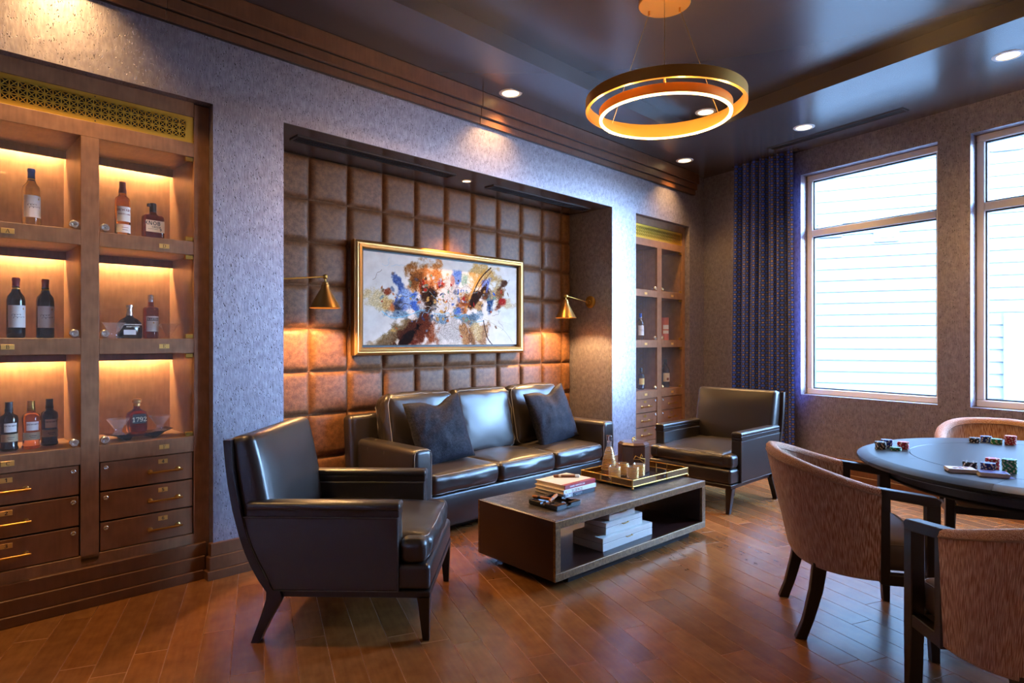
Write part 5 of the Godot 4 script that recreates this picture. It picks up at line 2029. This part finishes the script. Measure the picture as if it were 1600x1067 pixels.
func word(l: Node, s: String, size: float, r: float, y: float, m: Material, serif := true, bold := true) -> void:
	part(l, "lettering", bend(lettering(s, size, m, bold, serif), r + 0.0008, m), V3(0, y, 0))

func wine(at: Vector3, label: String, glassm: Material, foil: Material, turn: float, group: String, sd: int) -> void:
	var o := bottle(at, turn, label, group, [[0.0, 0.004], [0.028, 0.0], [0.036, 0.003], [0.0375, 0.01], [0.0375, 0.185], [0.034, 0.205], [0.020, 0.226], [0.0155, 0.24], [0.0145, 0.285], [0.0, 0.286]], glassm, [[0.0158, 0.236], [0.0152, 0.24], [0.0152, 0.278], [0.0165, 0.28], [0.0165, 0.291], [0.0145, 0.296], [0.0, 0.296]], foil)
	var l := lab(o, 0.0375, 0.052, 0.160, 1.12, M.label_white)
	scribble(l, 0.0382, 0.112, 0.026, M.ink, sd)
	bx(l, "crest", V3(0.022, 0.144, 0.0318), V3(0.005, 0.01, 0.001), 0.0, M.brass).rotation.y = 0.6
	var k := MB.new()
	k.lathe(pv([[0.0155, 0.240], [0.0160, 0.241], [0.0160, 0.245], [0.0154, 0.246]]), 20)
	part(o, "foil_band", k.done(M.brass))

func cocktail_glass(at: Vector3, label: String) -> void:
	var o := thing("cocktail_glass", label, "glass", at, 0.0, "cocktail glasses in the lit cabinet")
	var k := MB.new()
	k.lathe(pv([[0.0, 0.0], [0.033, 0.0], [0.034, 0.003], [0.020, 0.010], [0.0165, 0.018], [0.0195, 0.030], [0.056, 0.083], [0.055, 0.0845], [0.0535, 0.083], [0.017, 0.034], [0.0, 0.032]]), 32, 50.0)
	part(o, "glass_bowl", k.done(M.thin_glass))

func cabinet_goods() -> void:
	M.label_white = mk(rgb(226, 222, 214), 0.6)
	M.label_cream = mk(rgb(226, 204, 164), 0.6)
	M.label_gold = mk(rgb(176, 156, 120), 0.45)
	M.ink = mk(rgb(44, 36, 40), 0.6)
	M.ink_red = mk(rgb(120, 30, 26), 0.6)
	M.ink_white = mk(rgb(230, 226, 216), 0.6)
	var amber := glass(rgb(236, 168, 76))
	var deep := glass(rgb(146, 54, 20))
	var pale := glass(rgb(246, 236, 190))
	var dark := mk(rgb(12, 8, 8), 0.06)
	var umber := mk(rgb(28, 14, 9), 0.07)
	var z := -0.20
	# left column, top to bottom
	wine(V3(0.503, 1.89, z), "white wine bottle with blue foil alone on the top shelf", pale, mk(rgb(26, 72, 150), 0.35, 0.3), 0.1, "", 1)
	wine(V3(0.443, 1.346, z), "red wine bottle with crimson foil, left of the pair", dark, mk(rgb(140, 14, 36), 0.4), 0.1, "red wine bottles", 2)
	wine(V3(0.559, 1.346, z), "red wine bottle with crimson foil, right of the pair", dark, mk(rgb(140, 14, 36), 0.4), 0.05, "red wine bottles", 3)
	var whisky := [[0.0, 0.004], [0.030, 0.0], [0.036, 0.004], [0.0375, 0.012], [0.034, 0.024], [0.0345, 0.10], [0.0375, 0.150], [0.034, 0.168], [0.019, 0.178], [0.0165, 0.185], [0.0155, 0.205], [0.0, 0.206]]
	var wcap := [[0.0, 0.186], [0.0165, 0.187], [0.0178, 0.190], [0.0168, 0.205], [0.0155, 0.206], [0.0155, 0.235], [0.0150, 0.2365], [0.0, 0.2365]]
	var shelf3 := [[0.416, amber, "whisky bottle with dark cap at the left of the bottom shelf row", umber, M.black], [0.502, amber, "whisky bottle with gold cap and amber liquor in the bottom shelf row", amber, M.brass_dull], [0.585, amber, "dark whisky bottle at the right of the bottom shelf row", umber, M.black]]
	for i in 3:
		var s: Array = shelf3[i]
		var o := bottle(V3(s[0], 0.80, z + (0.0 if i < 2 else -0.06)), 0.08, s[2], "whisky bottles on the bottom shelf", whisky, s[3], wcap, s[4])
		var l := lab(o, 0.0368, 0.092, 0.135, 0.72, M.label_white)
		word(l, "DEWAR'S", 0.0075, 0.0368, 0.122, M.ink)
		var k := MB.new()
		k.sg(1)
		var l2 := lab(o, 0.0352, 0.045, 0.082, 1.25, M.label_gold)
		bx(l2, "fine_print", V3(0, 0.066, 0.0358), V3(0.03, 0.0025, 0.0004), 0.0, M.ink)
		bx(l2, "fine_print", V3(0, 0.058, 0.0358), V3(0.022, 0.002, 0.0004), 0.0, M.ink)
	# right column, top shelf
	var o := bottle(V3(0.897, 1.89, z), 0.1, "tall whisky bottle with a white label and dark red cap", "", [[0.0, 0.004], [0.032, 0.0], [0.0365, 0.004], [0.0365, 0.20], [0.033, 0.214], [0.020, 0.226], [0.0185, 0.232], [0.017, 0.25], [0.0, 0.251]], amber, [[0.0, 0.2405], [0.0185, 0.241], [0.0178, 0.262], [0.0155, 0.266], [0.0155, 0.30], [0.0150, 0.3015], [0.0, 0.3015]], mk(rgb(96, 22, 20), 0.4))
	var l := lab(o, 0.0365, 0.085, 0.165, 1.05, M.label_white)
	word(l, "DEWAR'S", 0.012, 0.0365, 0.146, M.ink_red)
	word(l, "WHITE LABEL", 0.0065, 0.0365, 0.124, M.ink_red)
	l = lab(o, 0.0365, 0.025, 0.070, 1.25, M.label_white)
	bx(l, "fine_print", V3(0, 0.052, 0.0372), V3(0.032, 0.002, 0.0004), 0.0, M.ink_red)
	bx(l, "fine_print", V3(0, 0.040, 0.0372), V3(0.026, 0.002, 0.0004), 0.0, M.ink)
	# square bottle
	o = thing("bottle", "squat square bourbon bottle with a cream label and black stopper", "bottle", V3(1.045, 1.89, z), 0.12)
	var k := MB.new()
	k.rbox(V3(0, 0.072, 0), V3(0.108, 0.144, 0.06), 0.02, 4)
	k.lathe(pv([[0.034, 0.138], [0.020, 0.150], [0.0165, 0.158], [0.0165, 0.166], [0.0, 0.166]]), 24, 50.0)
	part(o, "glass_body", k.done(deep))
	k = MB.new()
	k.lathe(pv([[0.0, 0.158], [0.0175, 0.158], [0.0175, 0.205], [0.015, 0.209], [0.0, 0.209]]), 24)
	k.rbox(V3(-0.022, 0.197, 0), V3(0.016, 0.018, 0.018), 0.004, 2)
	part(o, "stopper", k.done(M.black))
	l = bx(o, "label", V3(0, 0.078, 0.0302), V3(0.096, 0.064, 0.0008), 0.0, M.label_cream)
	part(l, "lettering", lettering("KNOB", 0.021, M.ink, true, false), V3(-0.014, 0.016, 0.0006))
	part(l, "lettering", lettering("CREEK", 0.010, M.ink, true, true), V3(0.006, -0.004, 0.0006))
	part(l, "lettering", lettering("9", 0.014, M.ink, true, false), V3(0.028, -0.018, 0.0006))
	bx(l, "fine_print", V3(-0.012, -0.016, 0.0006), V3(0.052, 0.0016, 0.0004), 0.0, M.ink)
	# middle shelf
	o = thing("bottle", "broad-shouldered dark bourbon bottle behind the left glass on the middle shelf", "bottle", V3(0.935, 1.346, z - 0.02), 0.1)
	k = MB.new()
	k.x = Transform3D(Basis.from_scale(V3(1, 1, 0.62)), Vector3.ZERO)
	k.lathe(pv([[0.0, 0.002], [0.058, 0.0], [0.063, 0.006], [0.063, 0.062], [0.058, 0.086], [0.043, 0.104], [0.022, 0.116], [0.0165, 0.124], [0.0165, 0.132], [0.0, 0.132]]), 32, 50.0)
	part(o, "glass_body", k.done(umber))
	k = MB.new()
	k.lathe(pv([[0.0, 0.126], [0.0155, 0.126], [0.0155, 0.142], [0.013, 0.145], [0.013, 0.165], [0.017, 0.168], [0.017, 0.182], [0.0, 0.182]]), 20)
	part(o, "stopper", k.done(M.chrome))
	l = bx(o, "label", V3(-0.012, 0.034, 0.0395), V3(0.06, 0.026, 0.0012), 0.0, M.label_white)
	part(o, "lettering", lettering("WOODFORD RESERVE", 0.0062, M.ink_white, true, false), V3(0.004, 0.076, 0.0372))
	part(o, "lettering", lettering("DOUBLE OAKED", 0.0062, M.ink_white, true, false), V3(0.004, 0.064, 0.0385))
	o = bottle(V3(1.042, 1.346, z - 0.03), 0.1, "slim amber cognac bottle with a pale label on the middle shelf", "", [[0.0, 0.004], [0.034, 0.0], [0.039, 0.004], [0.039, 0.160], [0.036, 0.172], [0.018, 0.180], [0.0145, 0.188], [0.0145, 0.215], [0.0, 0.216]], deep, [[0.0, 0.205], [0.0150, 0.205], [0.0150, 0.242], [0.0135, 0.245], [0.0, 0.245]], M.chrome)
	l = lab(o, 0.039, 0.040, 0.125, 0.98, M.label_white)
	var band := part(l, "name_band", label_patch(0.0402, 0.100, 0.116, 0.82, M.ink))
	word(l, "MARTELL", 0.0095, 0.0400, 0.108, M.ink_white)
	bx(l, "crest", V3(0, 0.088, 0.0402), V3(0.006, 0.008, 0.0005), 0.0, M.brass)
	cocktail_glass(V3(0.847, 1.346, -0.155), "cocktail glass left of the bottles on the middle shelf")
	cocktail_glass(V3(1.122, 1.346, -0.19), "cocktail glass right of the bottles on the middle shelf")
	# bottom shelf: boat-shaped tray, decanter bottle, two glasses
	var t := thing("boat_tray", "black boat-shaped tray under the bourbon and two glasses", "tray", V3(0.972, 0.80, z - 0.01), 0.1)
	k = MB.new()
	k.prism(pv([[-0.165, 0.036], [-0.12, 0.026], [-0.085, 0.006], [-0.075, 0.0], [-0.055, 0.0], [-0.045, 0.016], [0.045, 0.016], [0.055, 0.0], [0.075, 0.0], [0.085, 0.006], [0.12, 0.026], [0.165, 0.042], [0.12, 0.032], [0.0, 0.0265], [-0.12, 0.032]]), -0.055, 0.055)
	part(t, "boat_body", k.done(M.lacquer))
	o = thing("bourbon_decanter", "round-shouldered amber bourbon bottle reading 1792 with a gold stopper", "bottle", V3(0.970, 0.829, z - 0.02), 0.1)
	k = MB.new()
	k.x = Transform3D(Basis.from_scale(V3(1, 1, 0.7)), Vector3.ZERO)
	k.lathe(pv([[0.0, 0.002], [0.040, 0.0], [0.050, 0.006], [0.053, 0.03], [0.054, 0.09], [0.047, 0.110], [0.028, 0.124], [0.0165, 0.132], [0.015, 0.15], [0.0, 0.15]]), 32, 50.0)
	part(o, "glass_body", k.done(deep))
	k = MB.new()
	k.lathe(pv([[0.0, 0.146], [0.018, 0.146], [0.018, 0.156], [0.016, 0.160], [0.023, 0.166], [0.024, 0.180], [0.018, 0.186], [0.0, 0.187]]), 24)
	part(o, "stopper", k.done(M.gold))
	l = bx(o, "label", V3(0, 0.078, 0.0378), V3(0.066, 0.05, 0.001), 0.0, M.black)
	part(o, "lettering", lettering("1792", 0.024, M.label_cream, false, true), V3(0, 0.074, 0.0386))
	cocktail_glass(V3(0.872, 0.832, z + 0.02), "cocktail glass on the left end of the boat-shaped tray")
	cocktail_glass(V3(1.074, 0.834, z + 0.02), "cocktail glass on the right end of the boat-shaped tray")
	# far cabinet
	wine(V3(5.885, 1.346, z), "white wine bottle with blue foil in the far cabinet", pale, mk(rgb(26, 72, 150), 0.35, 0.3), -0.5, "", 6)
	o = thing("bottle_canister", "orange-red cardboard bottle canister in the far cabinet", "canister", V3(6.375, 1.346, z))
	k = MB.new()
	k.lathe(pv([[0.0, 0.0], [0.052, 0.0], [0.052, 0.235], [0.0, 0.235]]), 28)
	part(o, "tube", k.done(mk(rgb(196, 88, 60), 0.6)))
	k = MB.new()
	k.lathe(pv([[0.0535, 0.225], [0.0535, 0.258], [0.051, 0.261], [0.0, 0.261]]), 28)
	part(o, "lid", k.done(mk(rgb(186, 80, 54), 0.6)))
	part(o, "label", label_patch(0.0526, 0.125, 0.175, 0.75, M.label_white)).rotation.y = -0.5
	part(o, "label", label_patch(0.0526, 0.075, 0.112, 0.75, M.label_white)).rotation.y = -0.5
	o = bottle(V3(5.897, 0.80, z), -0.5, "dark whisky bottle with a yellow label in the far cabinet", "", whisky, deep, wcap, M.black)
	l = lab(o, 0.0352, 0.055, 0.125, 1.1, mk(rgb(222, 190, 110), 0.6))
	o = bottle(V3(6.403, 0.80, z), -0.5, "tall dark whisky bottle with a brown bird label in the far cabinet", "", [[0.0, 0.004], [0.040, 0.0], [0.047, 0.004], [0.047, 0.20], [0.042, 0.222], [0.022, 0.245], [0.018, 0.27], [0.0, 0.271]], umber, [[0.0, 0.262], [0.019, 0.263], [0.0185, 0.325], [0.0, 0.326]], M.black)
	l = lab(o, 0.047, 0.065, 0.165, 1.05, M.label_white)
	bx(l, "bird_print", V3(0.004, 0.095, 0.0484), V3(0.03, 0.03, 0.0006), 0.004, mk(rgb(120, 66, 42), 0.6))
